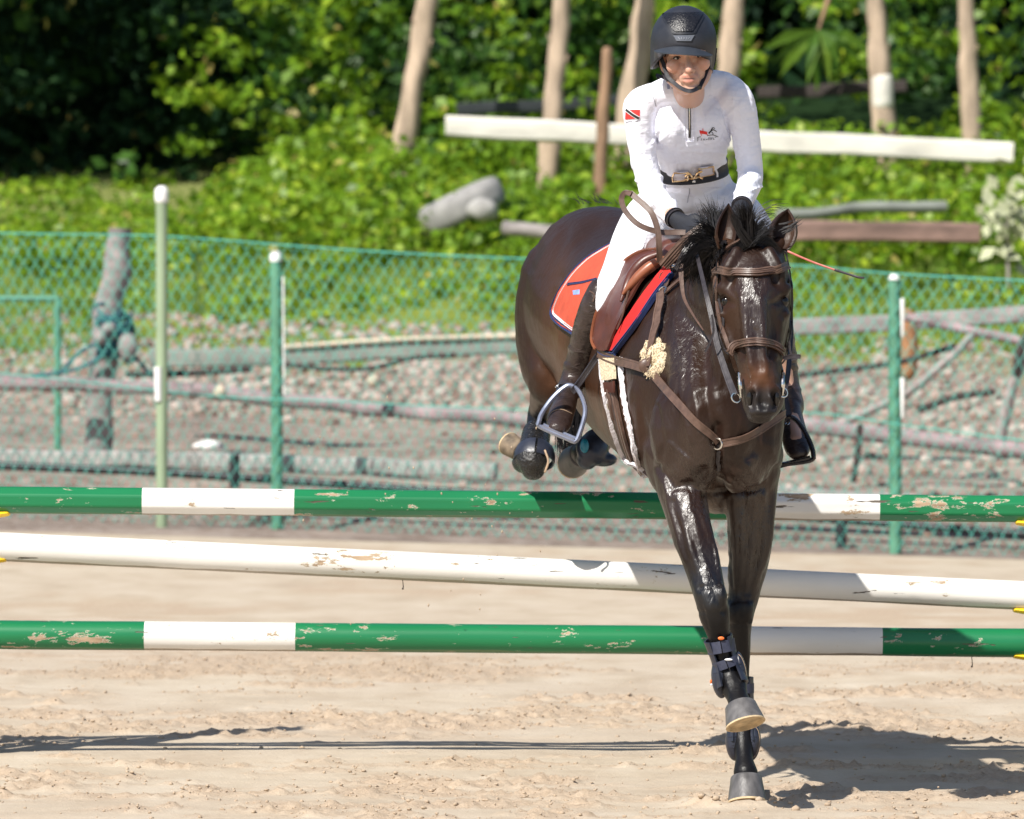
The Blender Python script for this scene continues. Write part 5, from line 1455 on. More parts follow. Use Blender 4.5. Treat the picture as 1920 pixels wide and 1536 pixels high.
# ------------------------------------------------------------------ breastplate and bridle
bp = thing('breastplate', 'brown leather breastplate strapped across the horse chest with rings and a sheepskin pad', 'breastplate')
def hs(name, pts, w, mat='leather', th=.005, off=.004, par=None, sub=8, w2=None, D=None):
    bm = bmesh.new(); strap(bm, HB, pts, w, th, off, sub, D, w2); return put(name, finish(bm), M[mat], par)
hs('shoulder_strap', [(1246, 555), (1238, 600), (1231, 645), (1224, 690)], .028, par=bp, off=.022)
hs('upper_strap', [(1250, 500), (1240, 525), (1243, 550)], .018, par=bp, off=.010)
hs('upper_strap', [(1254, 500), (1256, 525), (1248, 550)], .014, par=bp, off=.010)
hs('wither_strap', [(1250, 552), (1270, 535), (1296, 512), (1318, 500)], .018, par=bp, off=.008)
hs('girth_strap', [(1130, 662), (1150, 672), (1180, 682), (1218, 692)], .030, par=bp, off=.016)
hs('chest_strap', [(1226, 700), (1255, 735), (1300, 785), (1346, 830)], .030, par=bp, off=.006, w2=.024)
hs('chest_strap', [(1356, 831), (1385, 824), (1420, 808), (1450, 788), (1468, 775)], .026, par=bp, off=.006)
hs('between_legs_strap', [(1349, 845), (1347, 862), (1345, 880)], .012, 'leather_dark', par=bp, off=.006)
for (a, b, r1, m_) in ((1246, 552, .020, 'metal'), (1221, 688, .022, 'metal'), (1350, 832, .018, 'metal'), (1250, 498, .013, 'metal'), (1158, 672, .012, 'metal'), (1268, 505, .008, 'metal')):
    l, n_ = hit(HB, a, b); bm = bmesh.new(); ringloop(bm, l + n_ * .016, r1, r1, .003, n_); put('ring', finish(bm), M[m_], bp)
bm = bmesh.new(); l, n_ = hit(HB, 1221, 688); ell(bm, l + n_ * .018, (.026, .012, .026)); put('ring_pad', finish(bm), M['leather'], bp)
bm = bmesh.new()
for k in range(9):
    a = 2 * math.pi * k / 9; l, n_ = hit(HB, 1229 + 15 * math.cos(a), 673 + 26 * math.sin(a)); ell(bm, l + n_ * .004, (.024, .010, .024))
l, n_ = hit(HB, 1229, 673); ell(bm, l, (.03, .02, .05))
me = organic(bm, .004, 3); V = get_co(me)
put('sheepskin_pad', me, M['fleece_cream'], bp)
fz = []
for k in range(900):
    v = me.vertices[int(RNG.integers(len(me.vertices)))]
    if v.normal.y > .3: continue
    d_ = (v.normal + Vector((R_(-.7, .7), R_(-.7, .7), R_(-.9, .5)))).normalized(); fz.append(([v.co, v.co + d_ * .003, v.co + d_ * .005 + Vector((R_(-.003, .003), 0, -.004))], .0013))
bm = bmesh.new(); strands(bm, fz); put('fleece_tufts', finish(bm), M['fleece_cream'], bp, kind='stuff')

br = thing('bridle', 'brown leather bridle on the horse head with browband, noseband, bit and reins', 'bridle')
hs('browband', [(1340, 514), (1352, 507), (1380, 511), (1412, 513), (1445, 508), (1474, 500)], .026, par=br, th=.008, sub=10, D=24.3)
hs('browband_ridge', [(1344, 512), (1380, 513), (1412, 515), (1445, 510), (1472, 502)], .008, par=br, th=.006, off=.011, sub=10, D=24.3)
hs('noseband', [(1368, 662), (1376, 650), (1395, 643), (1424, 641), (1448, 647), (1462, 656), (1467, 664)], .026, par=br, th=.008, sub=9, D=24.15)
hs('noseband_ridge', [(1372, 660), (1395, 644), (1424, 642), (1448, 648), (1464, 658)], .009, par=br, th=.006, off=.011, sub=9, D=24.15)
hs('cheekpiece', [(1356, 468), (1348, 500), (1346, 540), (1350, 590), (1364, 640), (1376, 680), (1388, 712)], .013, par=br, sub=8, D=24.4)
hs('cheekpiece', [(1350, 512), (1342, 550), (1344, 600), (1356, 645), (1368, 662)], .010, 'leather_dark', par=br, sub=8, D=24.4)
hs('cheekpiece', [(1470, 470), (1479, 510), (1482, 560), (1481, 610), (1474, 650), (1468, 680), (1466, 712)], .013, 'leather_dark', par=br, sub=8, D=24.4)
hs('headpiece', [(1350, 480), (1372, 462), (1395, 452)], .014, 'leather', par=br, sub=5, D=24.35)
hs('throat_latch', [(1344, 520), (1338, 570), (1338, 620), (1352, 660)], .010, 'leather', par=br, sub=6, D=24.5)
for pts in (((1335, 590), (1338, 620), (1330, 645), (1322, 660)), ((1347, 560), (1356, 600), (1352, 625)), ((1480, 640), (1484, 665), (1500, 668), (1484, 675))):
    bm = bmesh.new(); free_strap(bm, [P(a, b, 24.22) for a, b in pts], .007, .003); put('strap_end', finish(bm), M['leather_dark'], br)
bm = bmesh.new(); free_strap(bm, [P(1470, 672, 24.16), P(1485, 668, 24.14), P(1501, 669, 24.12)], .014, .005); put('keeper_end', finish(bm), M['leather_dark'], br)
for (a0, b0, a1, b1, rr) in ((1386, 700, 1390, 744, (1380, 746)), (1469, 700, 1467, 740, (1468, 736))):
    bm = bmesh.new(); ch(bm, [(a0, b0, 24.13, .005), ((a0 + a1) / 2, (b0 + b1) / 2, 24.11, .007), (a1, b1, 24.12, .004)], seg=8); put('bit_cheek', finish(bm), M['metal'], br)
    bm = bmesh.new(); ringloop(bm, P(rr[0], rr[1], 24.13), .014, .016, .0025, (.3, -1, .1)); put('bit_ring', finish(bm), M['metal'], br)
def air(name, pts, w, mat, par=br, nrm=(0, -1, 0), th=.004, w2=None):
    bm = bmesh.new(); free_strap(bm, [P(*q) for q in pts], w, th, nrm, 6, w2); return put(name, finish(bm), M[mat], par)
air('rein', [(1378, 742, 24.13), (1362, 700, 24.2), (1345, 645, 24.28), (1336, 600, 24.34), (1322, 540, 24.42), (1308, 480, 24.6), (1300, 450, 24.85)], .024, 'leather_dark', nrm=(-.3, -1, .1), w2=.010)
air('rein', [(1470, 738, 24.15), (1478, 690, 24.25), (1482, 600, 24.5), (1470, 500, 24.8), (1410, 415, 24.95)], .016, 'leather_dark', nrm=(.3, -1, .1))
air('rein_loop', [(1305, 437, 24.98), (1270, 436, 25.0), (1235, 435, 25.0), (1198, 422, 25.0), (1173, 397, 25.02), (1165, 374, 25.04), (1172, 362, 25.04), (1184, 364, 25.02)], .018, 'leather', nrm=(.15, -1, .2))
air('rein_loop', [(1182, 362, 25.03), (1205, 382, 25.0), (1222, 400, 24.98), (1233, 430, 24.97), (1236, 462, 24.97), (1237, 492, 25.0)], .020, 'leather', nrm=(-.1, -1, .1))
for k in range(4):
    air('laced_rein', [(1322 + k * 2, 418 + k * 5, 24.93), (1290, 440 + k * 6, 24.93), (1262 + k * 3, 468 + k * 4, 24.96), (1238 + k * 4, 496 + k * 2, 25.0)], .012, 'leather', nrm=(-.3, -1, .3))
air('martingale_strap', [(1277, 495, 24.9), (1279, 530, 24.85), (1284, 560, 24.8), (1300, 590, 24.7), (1320, 620, 24.6)], .018, 'leather', nrm=(-.3, -1, 0), w2=.004)
air('yoke_strap', [(1320, 438, 24.88), (1295, 458, 24.86), (1280, 480, 24.85), (1268, 505, 24.88)], .028, 'leather_dark', nrm=(-.4, -1, .3), w2=.016)
air('yoke_strap', [(1288, 478, 24.8), (1296, 492, 24.8), (1300, 508, 24.82)], .018, 'leather_dark', nrm=(-.2, -1, .3))

crop = thing('riding_crop', 'pink-shafted riding crop with a black tip sticking out past the right ear', 'riding crop')
bm = bmesh.new(); tube(bm, [P(1392, 425, 24.95), P(1440, 452, 24.8), P(1470, 468, 24.7), P(1520, 490, 24.68), P(1570, 508, 24.66)], [.0045, .0042, .004, .0036, .0032], seg=8); put('shaft', finish(bm), M['crop_pink'], crop)
bm = bmesh.new(); tube(bm, [P(1566, 506, 24.66), P(1590, 514, 24.65), P(1610, 520, 24.64), P(1620, 521, 24.64)], [(.0048, .003), (.0036, .003), (.0045, .002), (.003, .002)], seg=8); put('flapper', finish(bm), M['leather_dark'], crop)
# ------------------------------------------------------------------ the rider
rider = thing('person', 'rider in white shirt, white breeches and dark helmet, leaning forward on the horse', 'person')
NECK = [(1296, 202, 25.47, .050, .045), (1293, 180, 25.38, .052, .050), (1290, 155, 25.27, .056, .055), (1288, 130, 25.24, .06, .06)]
TORSO = [(1292, 182, 25.41, .085, .06), (1293, 200, 25.43, .155, .085), (1294, 228, 25.47, .150, .112), (1294, 262, 25.55, .128, .112), (1295, 295, 25.64, .114, .098), (1296, 325, 25.72, .118, .095), (1300, 355, 25.79, .138, .11), (1302, 385, 25.85, .150, .135), (1303, 405, 25.92, .14, .14)]
ARM_L = [(1222, 184, 25.42, .050, .05), (1201, 200, 25.40, .056, .058), (1199, 235, 25.40, .047, .052), (1205, 285, 25.42, .043, .047), (1216, 335, 25.42, .041, .044), (1226, 362, 25.36, .040, .042), (1245, 388, 25.22, .036, .036), (1262, 408, 25.12, .029, .030)]
ARM_R = [(1368, 170, 25.42, .052, .05), (1383, 192, 25.40, .056, .058), (1395, 235, 25.41, .047, .052), (1402, 280, 25.42, .043, .047), (1407, 322, 25.42, .041, .044), (1405, 345, 25.36, .040, .041), (1396, 370, 25.2, .034, .034), (1390, 388, 25.12, .028, .030)]
LEG_L = [(1268, 388, 25.86, .105, .12), (1226, 410, 25.74, .098, .10), (1196, 450, 25.6, .086, .09), (1170, 505, 25.46, .072, .078), (1148, 545, 25.38, .060, .066), (1130, 590, 25.42, .052, .060), (1108, 645, 25.52, .050, .056), (1086, 695, 25.58, .040, .046), (1070, 732, 25.56, .034, .04)]
LEG_R = [(1338, 388, 25.86, .105, .12), (1375, 405, 25.74, .098, .10), (1408, 445, 25.6, .086, .09), (1432, 500, 25.5, .072, .078), (1446, 550, 25.42, .060, .066), (1452, 600, 25.46, .054, .060), (1462, 660, 25.52, .050, .056), (1474, 720, 25.54, .040, .046), (1484, 770, 25.5, .034, .04)]
def chg(bm, L, g=0.0, a=0, b=None, **k): ch(bm, [(x, y, d, r1 + g, r2 + g) for x, y, d, r1, r2 in L[a:b]], **k)
rb = bmesh.new()
chg(rb, NECK, 0); chg(rb, TORSO, -.006, hint=(0, 1, 0), seg=22)
for A in (ARM_L, ARM_R): chg(rb, A, -.005)
for A in (LEG_L, LEG_R): chg(rb, A, -.008)
# feet inside the boots
ch(rb, [(1070, 735, 25.5, .03), (1056, 768, 25.36, .03), (1046, 796, 25.26, .028)], seg=12); ch(rb, [(1484, 772, 25.46, .03), (1490, 800, 25.36, .03), (1494, 830, 25.26, .028)], seg=12)
# head
HX = -5
el(rb, 1285, 76, 25.24, (.078, .098, .092)); el(rb, 1287, 104, 25.205, (.070, .082, .07)); el(rb, 1291, 135, 25.19, (.059, .072, .06))
ch(rb, [(1243, 120, 25.25, .014), (1256, 146, 25.21, .018), (1278, 163, 25.16, .019), (1294, 168, 25.135, .020), (1310, 161, 25.16, .019), (1324, 140, 25.21, .018), (1332, 112, 25.25, .014)], seg=12)
el(rb, 1295, 165, 25.13, (.024, .022, .019)); el(rb, 1293, 148, 25.128, (.036, .022, .028))
ch(rb, [(1258, 102, 25.135, .009), (1270, 99, 25.118, .011), (1289, 101, 25.115, .010), (1306, 96, 25.118, .011), (1320, 97, 25.138, .009)], seg=8)      # brow
ch(rb, [(1289, 102, 25.122, .010), (1290, 116, 25.110, .0105), (1291.5, 128, 25.094, .013), (1292, 132, 25.092, .013)], seg=10)                       # nose
el(rb, 1284, 133, 25.108, (.009, .010, .008)); el(rb, 1300, 131, 25.108, (.009, .010, .008))
el(rb, 1264, 124, 25.145, (.028, .022, .026)); el(rb, 1317, 119, 25.148, (.027, .022, .026))       # cheekbones
ch(rb, [(1277, 145, 25.118, .005), (1284, 142.5, 25.105, .007), (1291, 143.5, 25.101, .006), (1297, 141.5, 25.105, .007), (1305, 143, 25.120, .005)], seg=8)   # lips
ch(rb, [(1278, 149, 25.118, .004), (1286, 152.5, 25.106, .0075), (1292, 153, 25.103, .008), (1299, 151, 25.108, .0075), (1305, 146, 25.120, .004)], seg=8)
for (a, b, s) in ((1242, 112, -1), (1333, 108, 1)):
    el(rb, a, b, 25.25, (.012, .022, .034)); el(rb, a - s * 2, b + 16, 25.24, (.008, .012, .012))
sk = organic(rb, .0042, 4, .5)
V = get_co(sk); px, py = pix(V); hd = (V[:, 1] < 25.3) & (py < 175) & (py > 60)
base = np.array([.60, .37, .275]); cols = np.tile(base, (len(V), 1))
def g3(cx, cy, sx, sy): return np.exp(-(((px - cx) / sx) ** 2) ** 1.6 - (((py - cy) / sy) ** 2) ** 1.6)
cols = blend(cols, np.array([.62, .30, .22]), hd * (g3(1262, 128, 16, 12) + g3(1318, 122, 14, 12) + g3(1292, 131, 9, 7)) * .4)
cols = blend(cols, np.array([.52, .22, .17]), hd * (g3(1290, 143.5, 14, 2.6) + g3(1292, 152, 12, 3.2)) * .95)
cols = blend(cols, np.array([.05, .012, .012]), hd * g3(1291, 147.6, 12, 1.7) * .97)
cols = blend(cols, np.array([.06, .03, .018]), hd * (g3(1269, 100, 11, 2.2) + g3(1309, 96, 11, 2.2)) * .85)
cols = blend(cols, np.array([.30, .13, .09]), hd * (g3(1270, 110, 9, 4.5) + g3(1308, 106, 9, 4.5)) * .5)
cols = blend(cols, np.array([.25, .09, .06]), hd * (g3(1286, 137, 2.5, 1.6) + g3(1297, 136, 2.5, 1.6)) * .9)
add_col(sk, 'skin', cols)
put('body', sk, M['skin'], rider)
SB = bvh_of(sk)
white_eye = simple('eye_white', (.62, .58, .55), .15, .03)
for (a, b) in ((1270, 109.5), (1308.5, 105.5)):
    l, n_ = hit(SB, a, b, 25.15)
    bm = bmesh.new(); ell(bm, l + Vector((0, .0035, 0)), (.0115, .0075, .0052)); o = put('eye', finish(bm), white_eye, rider)
    bm = bmesh.new(); ell(bm, l + Vector((.001, -.0022, 0)), (.0050, .0030, .0048)); put('iris', finish(bm), M['eye'], o)
    bm = bmesh.new(); tube(bm, [l + Vector((-.014, -.001, -.001)), l + Vector((-.005, -.006, .0052)), l + Vector((.005, -.006, .0052)), l + Vector((.014, -.001, .000))], .0022, seg=6); put('lash_line', finish(bm), M['hair_brown'], o)
# hair under the helmet
bm = bmesh.new(); ch(bm, [(1245, 150, 25.40, .02), (1258, 172, 25.44, .025), (1275, 180, 25.46, .02)], seg=10); ch(bm, [(1249, 92, 25.24, .008), (1247, 104, 25.235, .006)], seg=8); put('hair', finish(bm), M['hair_brown'], rider)

# shirt
sb = bmesh.new(); chg(sb, TORSO, .003, 0, 6, hint=(0, 1, 0), seg=24)
chg(sb, [(1234, 176, 25.40, .045, .045), (1262, 168, 25.38, .05, .045), (1293, 172, 25.38, .055, .045), (1325, 158, 25.40, .05, .045), (1358, 160, 25.42, .048, .045)], 0)
el(sb, 1292, 198, 25.405, (.075, .05, .036)); el(sb, 1258, 235, 25.40, (.058, .058, .07)); el(sb, 1328, 232, 25.40, (.058, .058, .07))
for A in (ARM_L, ARM_R): chg(sb, A, .003)
sh = organic(sb, .0055, 7, .5)
# sculpted folds: real relief across the chest, waist and elbows
V = get_co(sh); px, py = pix(V); nrm = np.empty(len(V) * 3, dtype=np.float32); sh.vertices.foreach_get('normal', nrm); nrm = nrm.reshape(-1, 3)
def ridged(u, v, s, seed): 
    n = fbm(u, v, s, 2, seed); return np.clip(1 - np.abs(2 * n - 1) * 3.6, 0, 1) ** 1.3
arm = (np.abs(px - 1297) > 75)
f_w = ridged(px / 240, py / 26, 1.0, 301) * np.clip((py - 245) / 60, 0, 1)                   # level folds at the waist
f_r = ridged((px * .8 + py * .6) / 22, (py * .8 - px * .6) / 130, 1.0, 311) * np.clip(1 - np.abs(px - 1355) / 55, 0, 1) * np.clip(1 - np.abs(py - 190) / 70, 0, 1)
f_a = ridged((py + .5 * np.abs(px - 1297)) / 26, px / 90, 1.0, 321) * arm * (.25 + np.exp(-((py - 340) / 40) ** 2) * .9)
f_p = ridged((py * .6 - np.abs(px - 1297)) / 20, py / 90, 1.0, 331) * np.exp(-((np.abs(px - 1297) - 66) / 16) ** 2) * np.exp(-((py - 240) / 38) ** 2)
d = (.011 * f_w * ~arm + .010 * f_r + .0055 * f_a + .008 * f_p)
V2 = V + nrm * d[:, None]
sh.vertices.foreach_set('co', V2.astype(np.float32).ravel()); sh.update()
bm = bmesh.new(); bm.from_mesh(sh)
kill = []
for v in bm.verts:
    a, b = px[v.index], py[v.index]
    ex = (a - 1291) / 29; ey = (b - 158) / 30
    if (ex * ex + ey * ey < 1 and V[v.index][1] < 25.52): kill.append(v)
    
bmesh.ops.delete(bm, geom=list(set(kill)), context='VERTS')
sh = finish(bm, True, False)
SHB = bvh_of(sh)
put('shirt', sh, M['shirt'], rider)
def on(bvh, name, pts, w, mat, th=.003, off=.002, par=rider, sub=8, D=25.4, w2=None):
    bm = bmesh.new(); strap(bm, bvh, pts, w, th, off, sub, D, w2); return put(name, finish(bm), M[mat] if isinstance(mat, str) else mat, par)
on(SHB, 'collar', [(1261, 160), (1264, 172), (1273, 183), (1290, 188.5), (1306, 184), (1316, 173), (1320, 160)], .010, 'shirt', .004, -.001)
on(SHB, 'zip', [(1292, 186), (1292.5, 205), (1293, 230), (1293, 258)], .0085, 'black_cloth', .0025, .001)
on(SHB, 'zip_teeth', [(1292, 188), (1292.5, 205), (1293, 230), (1293, 257)], .0028, 'metal', .0025, .0035)
on(SHB, 'zip_placket', [(1284, 190), (1284.5, 225), (1284.5, 263), (1293, 264.5), (1301, 263), (1301, 225), (1300, 190)], .0022, 'shirt', .0025, .001, sub=5)
on(SHB, 'shoulder_seam', [(1216, 157), (1222, 175), (1230, 200)], .0018, simple('grey_seam', (.3, .3, .34), .8), .001, .001)
on(SHB, 'collar_tag', [(1253, 158), (1254, 167)], .009, simple('grey_tag', (.3, .34, .5), .7), .001, .002)
# sleeve flag: red with a white-edged black diagonal
o = put('flag_print', None, None, rider)
bpy.data.objects.remove(o)
bm = bmesh.new(); patch(bm, SHB, [(1174, 206), (1173, 224)], [(1200, 206), (1199, 222)], 6, 8, .0015, .001); fl_ = put('sleeve_flag', finish(bm), M['flag_red'], rider)
on(SHB, 'flag_stripe', [(1175, 206), (1184, 213), (1198, 222)], .013, 'flag_white', .0008, .003, fl_)
on(SHB, 'flag_stripe', [(1175, 206), (1184, 213), (1198, 222)], .008, 'flag_black', .0008, .0042, fl_)
on(SHB, 'flag_lettering', [(1174, 230), (1180, 228), (1186, 228.5)], .0015, 'flag_black', .0006, .001, fl_, 3); on(SHB, 'flag_lettering', [(1191, 228), (1196, 227)], .0015, 'flag_black', .0006, .001, fl_, 3)
# chest emblem: red runner, black horse over an arc, and a line of script
em = put('chest_emblem', (lambda b: (patch(b, SHB, [(1312, 244), (1313, 250)], [(1326, 247), (1326, 252)], 4, 6, .0015, .001), finish(b))[1])(bmesh.new()), M['flag_red'], rider)
on(SHB, 'emblem_stroke', [(1318, 241), (1319, 250)], .002, 'flag_red', .0008, .002, em, 3); on(SHB, 'emblem_stroke', [(1314, 249), (1316, 254)], .002, 'flag_red', .0008, .002, em, 3); on(SHB, 'emblem_stroke', [(1325, 250), (1327, 253)], .002, 'flag_red', .0008, .002, em, 3)
on(SHB, 'emblem_horse', [(1329, 250), (1333, 245), (1338, 243), (1343, 247)], .0055, 'flag_black', .0008, .002, em, 4, w2=.002)
on(SHB, 'emblem_horse', [(1333, 245), (1336, 239), (1340, 241)], .004, 'flag_black', .0008, .002, em, 4, w2=.002)
on(SHB, 'emblem_horse', [(1334, 247), (1337, 250), (1336, 253)], .002, 'flag_black', .0008, .002, em, 3)
on(SHB, 'emblem_arc', [(1326, 254), (1336, 252.5), (1346, 256)], .0018, 'flag_black', .0008, .002, em, 4)
x_ = 1307
for q in ([(0, 2), (4, 0), (8, 0)], [(2, 1), (1, 8)], [(9, 3), (8, 7)], [(12, 7), (13, 3), (15, 7)], [(17, 6), (20, 5)], [(22, 2), (22, 7)], [(24.5, 2), (24.5, 7)], [(27, 2), (27, 6.5)], [(29.5, 2), (30, 6), (32, 6)], [(33, 2), (36, 1.5)]):
    on(SHB, 'script_stroke', [(x_ + a, 256.5 - a * .05 + b) for a, b in q], .0016, 'flag_black', .0006, .0018, em, 3)

# breeches
bb = bmesh.new(); chg(bb, TORSO, .0015, 4, None, hint=(0, 1, 0), seg=24); chg(bb, LEG_L, .001, 0, 6, seg=20); chg(bb, LEG_R, .001, 0, 6, seg=20)
el(bb, 1278, 372, 25.72, (.07, .06, .05)); el(bb, 1322, 372, 25.72, (.07, .06, .05))
brm = organic(bb, .0055, 6, .5)
V = get_co(brm); px, py = pix(V); nrm = np.empty(len(V) * 3, dtype=np.float32); brm.vertices.foreach_get('normal', nrm); nrm = nrm.reshape(-1, 3)
f1 = ridged((py + .35 * np.abs(px - 1298)) / 24, px / 110, 1.0, 401) * np.exp(-((py - 385) / 45) ** 2) * (np.abs(px - 1297) < 80)
f2 = ridged((px + py * .3) / 16, py / 120, 1.0, 411) * np.exp(-((px - 1215) / 26) ** 2) * np.exp(-((py - 470) / 35) ** 2)
V = V + nrm * (.008 * f1 + .005 * f2)[:, None]; brm.vertices.foreach_set('co', V.astype(np.float32).ravel()); brm.update()
BRB = bvh_of(brm); put('breeches', brm, M['breeches'], rider)
on(BRB, 'fly_seam', [(1291, 345), (1293, 358), (1290, 372), (1289, 380)], .0018, simple('grey_fold', (.35, .35, .42), .8), .0015, .001, D=25.7)
on(BRB, 'pocket_edge', [(1313, 352), (1335, 350), (1337, 338)], .0016, 'breeches', .002, .001, D=25.7)
on(BRB, 'leg_seam', [(1206, 370), (1230, 408), (1255, 440)], .0014, simple('pale_seam', (.45, .45, .52), .8), .001, .0005, D=25.7)
# belt: a closed band round the waist
tb = bmesh.new(); chg(tb, TORSO, .006, 0, None, hint=(0, 1, 0), seg=24); tm = organic(tb, .006, 6, .5); TBV = bvh_of(tm); BT = bvh_of(tm)
bc = P(1296, 319, 25.70); BN = Vector((-.10, -.18, 1)).normalized(); BU = Vector((1, 0, .10)).normalized(); BW = BN.cross(BU).normalized(); C = []; N = []
for k in range(61):
    a_ = 2 * math.pi * k / 60; d_ = BU * math.cos(a_) + BW * math.sin(a_); l, n_, _i, _d = TBV.ray_cast(bc + d_ * .3, -d_)
    if l is None: l = bc + d_ * .12
    C.append(l + d_ * .004); N.append(d_.copy())
bm = bmesh.new(); sheet_along(bm, C, N, .048, .004, cap=False)
belt = put('belt', finish(bm), M['belt'], rider)
BT = bvh_of(belt.data, tm)
for pts in (((1239, 308), (1241, 322), (1240, 335)), ((1335, 306), (1340, 318), (1341, 332))):
    bm = bmesh.new(); strap(bm, BT, pts, .006, .004, .008, 5, 25.6); put('belt_loop', finish(bm), M['breeches'], belt)
for (x0, x1, y0, y1) in ((1266, 1291, 318, 339), (1309, 1334, 310, 332)):
    dy = -.25 * (x0 > 1300)
    bm = bmesh.new(); patch(bm, BT, [(x0, y0 + 1), (x0, y1)], [(x1, y0 + dy * 10), (x1, y1 + dy * 16 - 2)], 4, 4, .008, .004); o = put('buckle_plate', finish(bm), simple('pale_buckle', (.62, .58, .62), .35, .05), belt)
    c = [hit(BT, a, b, 25.6) for a, b in ((x0, y0 + 1), (x1, y0 + dy * 10), (x1, y1 + dy * 16 - 2), (x0, y1))]
    q = []
    for i in range(4):
        for s in (0, .5): q.append(c[i][0].lerp(c[(i + 1) % 4][0], s) + c[i][1] * .013)
    bm = bmesh.new(); tube(bm, q, .0034, seg=6, sub=1, closed=True); put('buckle_frame', finish(bm), M['gold'], o)
for q in ([(1286, 322), (1293, 318), (1300, 326), (1308, 331), (1314, 327)], [(1286, 336), (1293, 334), (1300, 326), (1306, 317), (1314, 314)]):
    bm = bmesh.new(); l = [hit(BT, a, b, 25.6) for a, b in q]; tube(bm, [p_ + n_ * .017 for p_, n_ in l], .0036, seg=6, sub=4); put('buckle_clasp', finish(bm), M['gold'], belt)
bm = bmesh.new(); l, n_ = hit(BT, 1301, 341, 25.6); ell(bm, l + n_ * .004, (.006, .004, .006)); put('button', finish(bm), M['metal'], rider)

# boots
def riding_boot(L, foot, name='riding_boot'):
    bm = bmesh.new(); q = [(x, y, d, a + .006, b + .006) for x, y, d, a, b in L]
    ch(bm, q, seg=20); ch(bm, foot, seg=18)
    me = organic(bm, .0055, 5, .5)
    V = get_co(me); px, py = pix(V); nr = np.empty(len(V) * 3, dtype=np.float32); me.vertices.foreach_get('normal', nr); nr = nr.reshape(-1, 3)
    y0 = L[0][1]; y1 = L[-1][1]
    f = ridged((py - .35 * px) / 22, px / 70, 1.0, 501) * np.clip((py - y0 - 40) / 60, 0, 1) * np.clip((y1 - py + 10) / 20, 0, 1)
    V = V + nr * (.005 * f)[:, None]; me.vertices.foreach_set('co', V.astype(np.float32).ravel()); me.update()
    return put(name, me, M['boot_leather'], rider), bvh_of(me)
o, BB = riding_boot([(1128, 545, 25.40, .042, .055), (1116, 580, 25.42, .050, .058), (1104, 625, 25.48, .052, .056), (1090, 670, 25.55, .044, .05), (1076, 708, 25.57, .038, .044), (1066, 735, 25.54, .036, .042)],
                [(1066, 732, 25.52, .036, .042), (1060, 755, 25.42, .040, .04), (1052, 778, 25.32, .044, .036), (1047, 796, 25.25, .042, .030), (1045, 804, 25.20, .032, .022)])
on(BB, 'ankle_strap', [(1038, 728), (1052, 722), (1072, 724), (1088, 730)], .014, 'leather_dark', .005, .004, o)
on(BB, 'toe_seam', [(1026, 790), (1034, 774), (1052, 768), (1072, 776)], .003, 'trim_tan', .001, .001, o)
on(BB, 'welt', [(1024, 798), (1036, 806), (1056, 813), (1072, 812)], .006, 'trim_tan', .003, .001, o)
bm = bmesh.new(); l, n_ = hit(BB, 1048, 728, 25.4); ringloop(bm, l + n_ * .010, .008, .008, .002, n_); put('strap_button', finish(bm), M['metal'], o)
bm = bmesh.new(); strap(bm, BB, [(1106, 546), (1116, 552), (1112, 566)], .004, .002, .002, 4, 25.4); put('top_loop', finish(bm), M['leather'], o)
# a pointed top line against the white knee
o2, BB2 = riding_boot([(1446, 560, 25.44, .055, .06), (1454, 610, 25.48, .055, .058), (1464, 665, 25.54, .046, .05), (1475, 720, 25.56, .038, .044), (1484, 768, 25.5, .036, .042)],
                 [(1482, 765, 25.5, .036, .042), (1487, 795, 25.4, .040, .04), (1492, 825, 25.3, .046, .036), (1496, 842, 25.24, .044, .030), (1498, 852, 25.2, .034, .02)])
bm = bmesh.new(); l, n_ = hit(BB2, 1478, 797, 25.4); ringloop(bm, l + n_ * .006, .008, .008, .002, n_); put('strap_button', finish(bm), M['metal'], o2)

# gloves: palm, four curled fingers, thumb
def hand(wrist, knuckle, side, curl, name, spread=(1, 0, 0)):
    W = P(*wrist); K = P(*knuckle); A = (K - W).normalized(); S = Vector(spread); S = (S - A * S.dot(A)).normalized(); N = A.cross(S) * side; N.normalize()
    bm = bmesh.new()
    tube(bm, [W - A * .03, W, W.lerp(K, .5), K], [(.027, .030), (.030, .027), (.040, .018), (.041, .016)], hint=N, seg=16, sub=4)
    for k in range(4):
        o_ = (k - 1.5) * .021; L = (.040, .045, .042, .034)[k]; r = (.0098, .0102, .0098, .0086)[k]
        p0 = K + S * o_ - A * .012; d = A.copy(); pts = [p0, K + S * o_ + A * .004]
        ang = 0
        for j, f in enumerate((1.0, .72, .58)):
            ang += math.radians(curl[j]); d = (A * math.cos(ang) + N * math.sin(ang)); pts.append(pts[-1] + d * L * f)
        tube(bm, pts, [r * 1.05, r * 1.1, r, r * .95, r * .8], hint=S, seg=10, sub=3)
    t0 = W.lerp(K, .35) + S * (-.034 * side); tube(bm, [t0 - S * (-.012 * side), t0 + A * .018 + N * .008 - S * .010 * side, t0 + A * .045 + N * .020 - S * .008 * side, t0 + A * .064 + N * .034], [.014, .0125, .011, .0085], hint=S, seg=10, sub=3)
    me = organic(bm, .0034, 2, .4)
    o = put(name, me, M['glove'], rider)
    b2 = bmesh.new(); tube(b2, [W - A * .034, W - A * .026], (.0345, .0365), hint=N, seg=20, sub=1, cap='flat'); put('cuff', finish(b2), M['glove'], o)
    b2 = bmesh.new(); tube(b2, [W - A * .024, W - A * .014], (.034, .035), hint=N, seg=20, sub=1, cap='flat'); put('wrist_strap', finish(b2), M['leather_dark'], o)
    return o
hand((1272, 414, 25.06), (1308, 442, 24.96), -1, (55, 75, 60), 'glove', (.5, -.4, .7))
hand((1390, 392, 25.08), (1384, 425, 24.94), 1, (45, 80, 60), 'glove', (1, 0, 0))
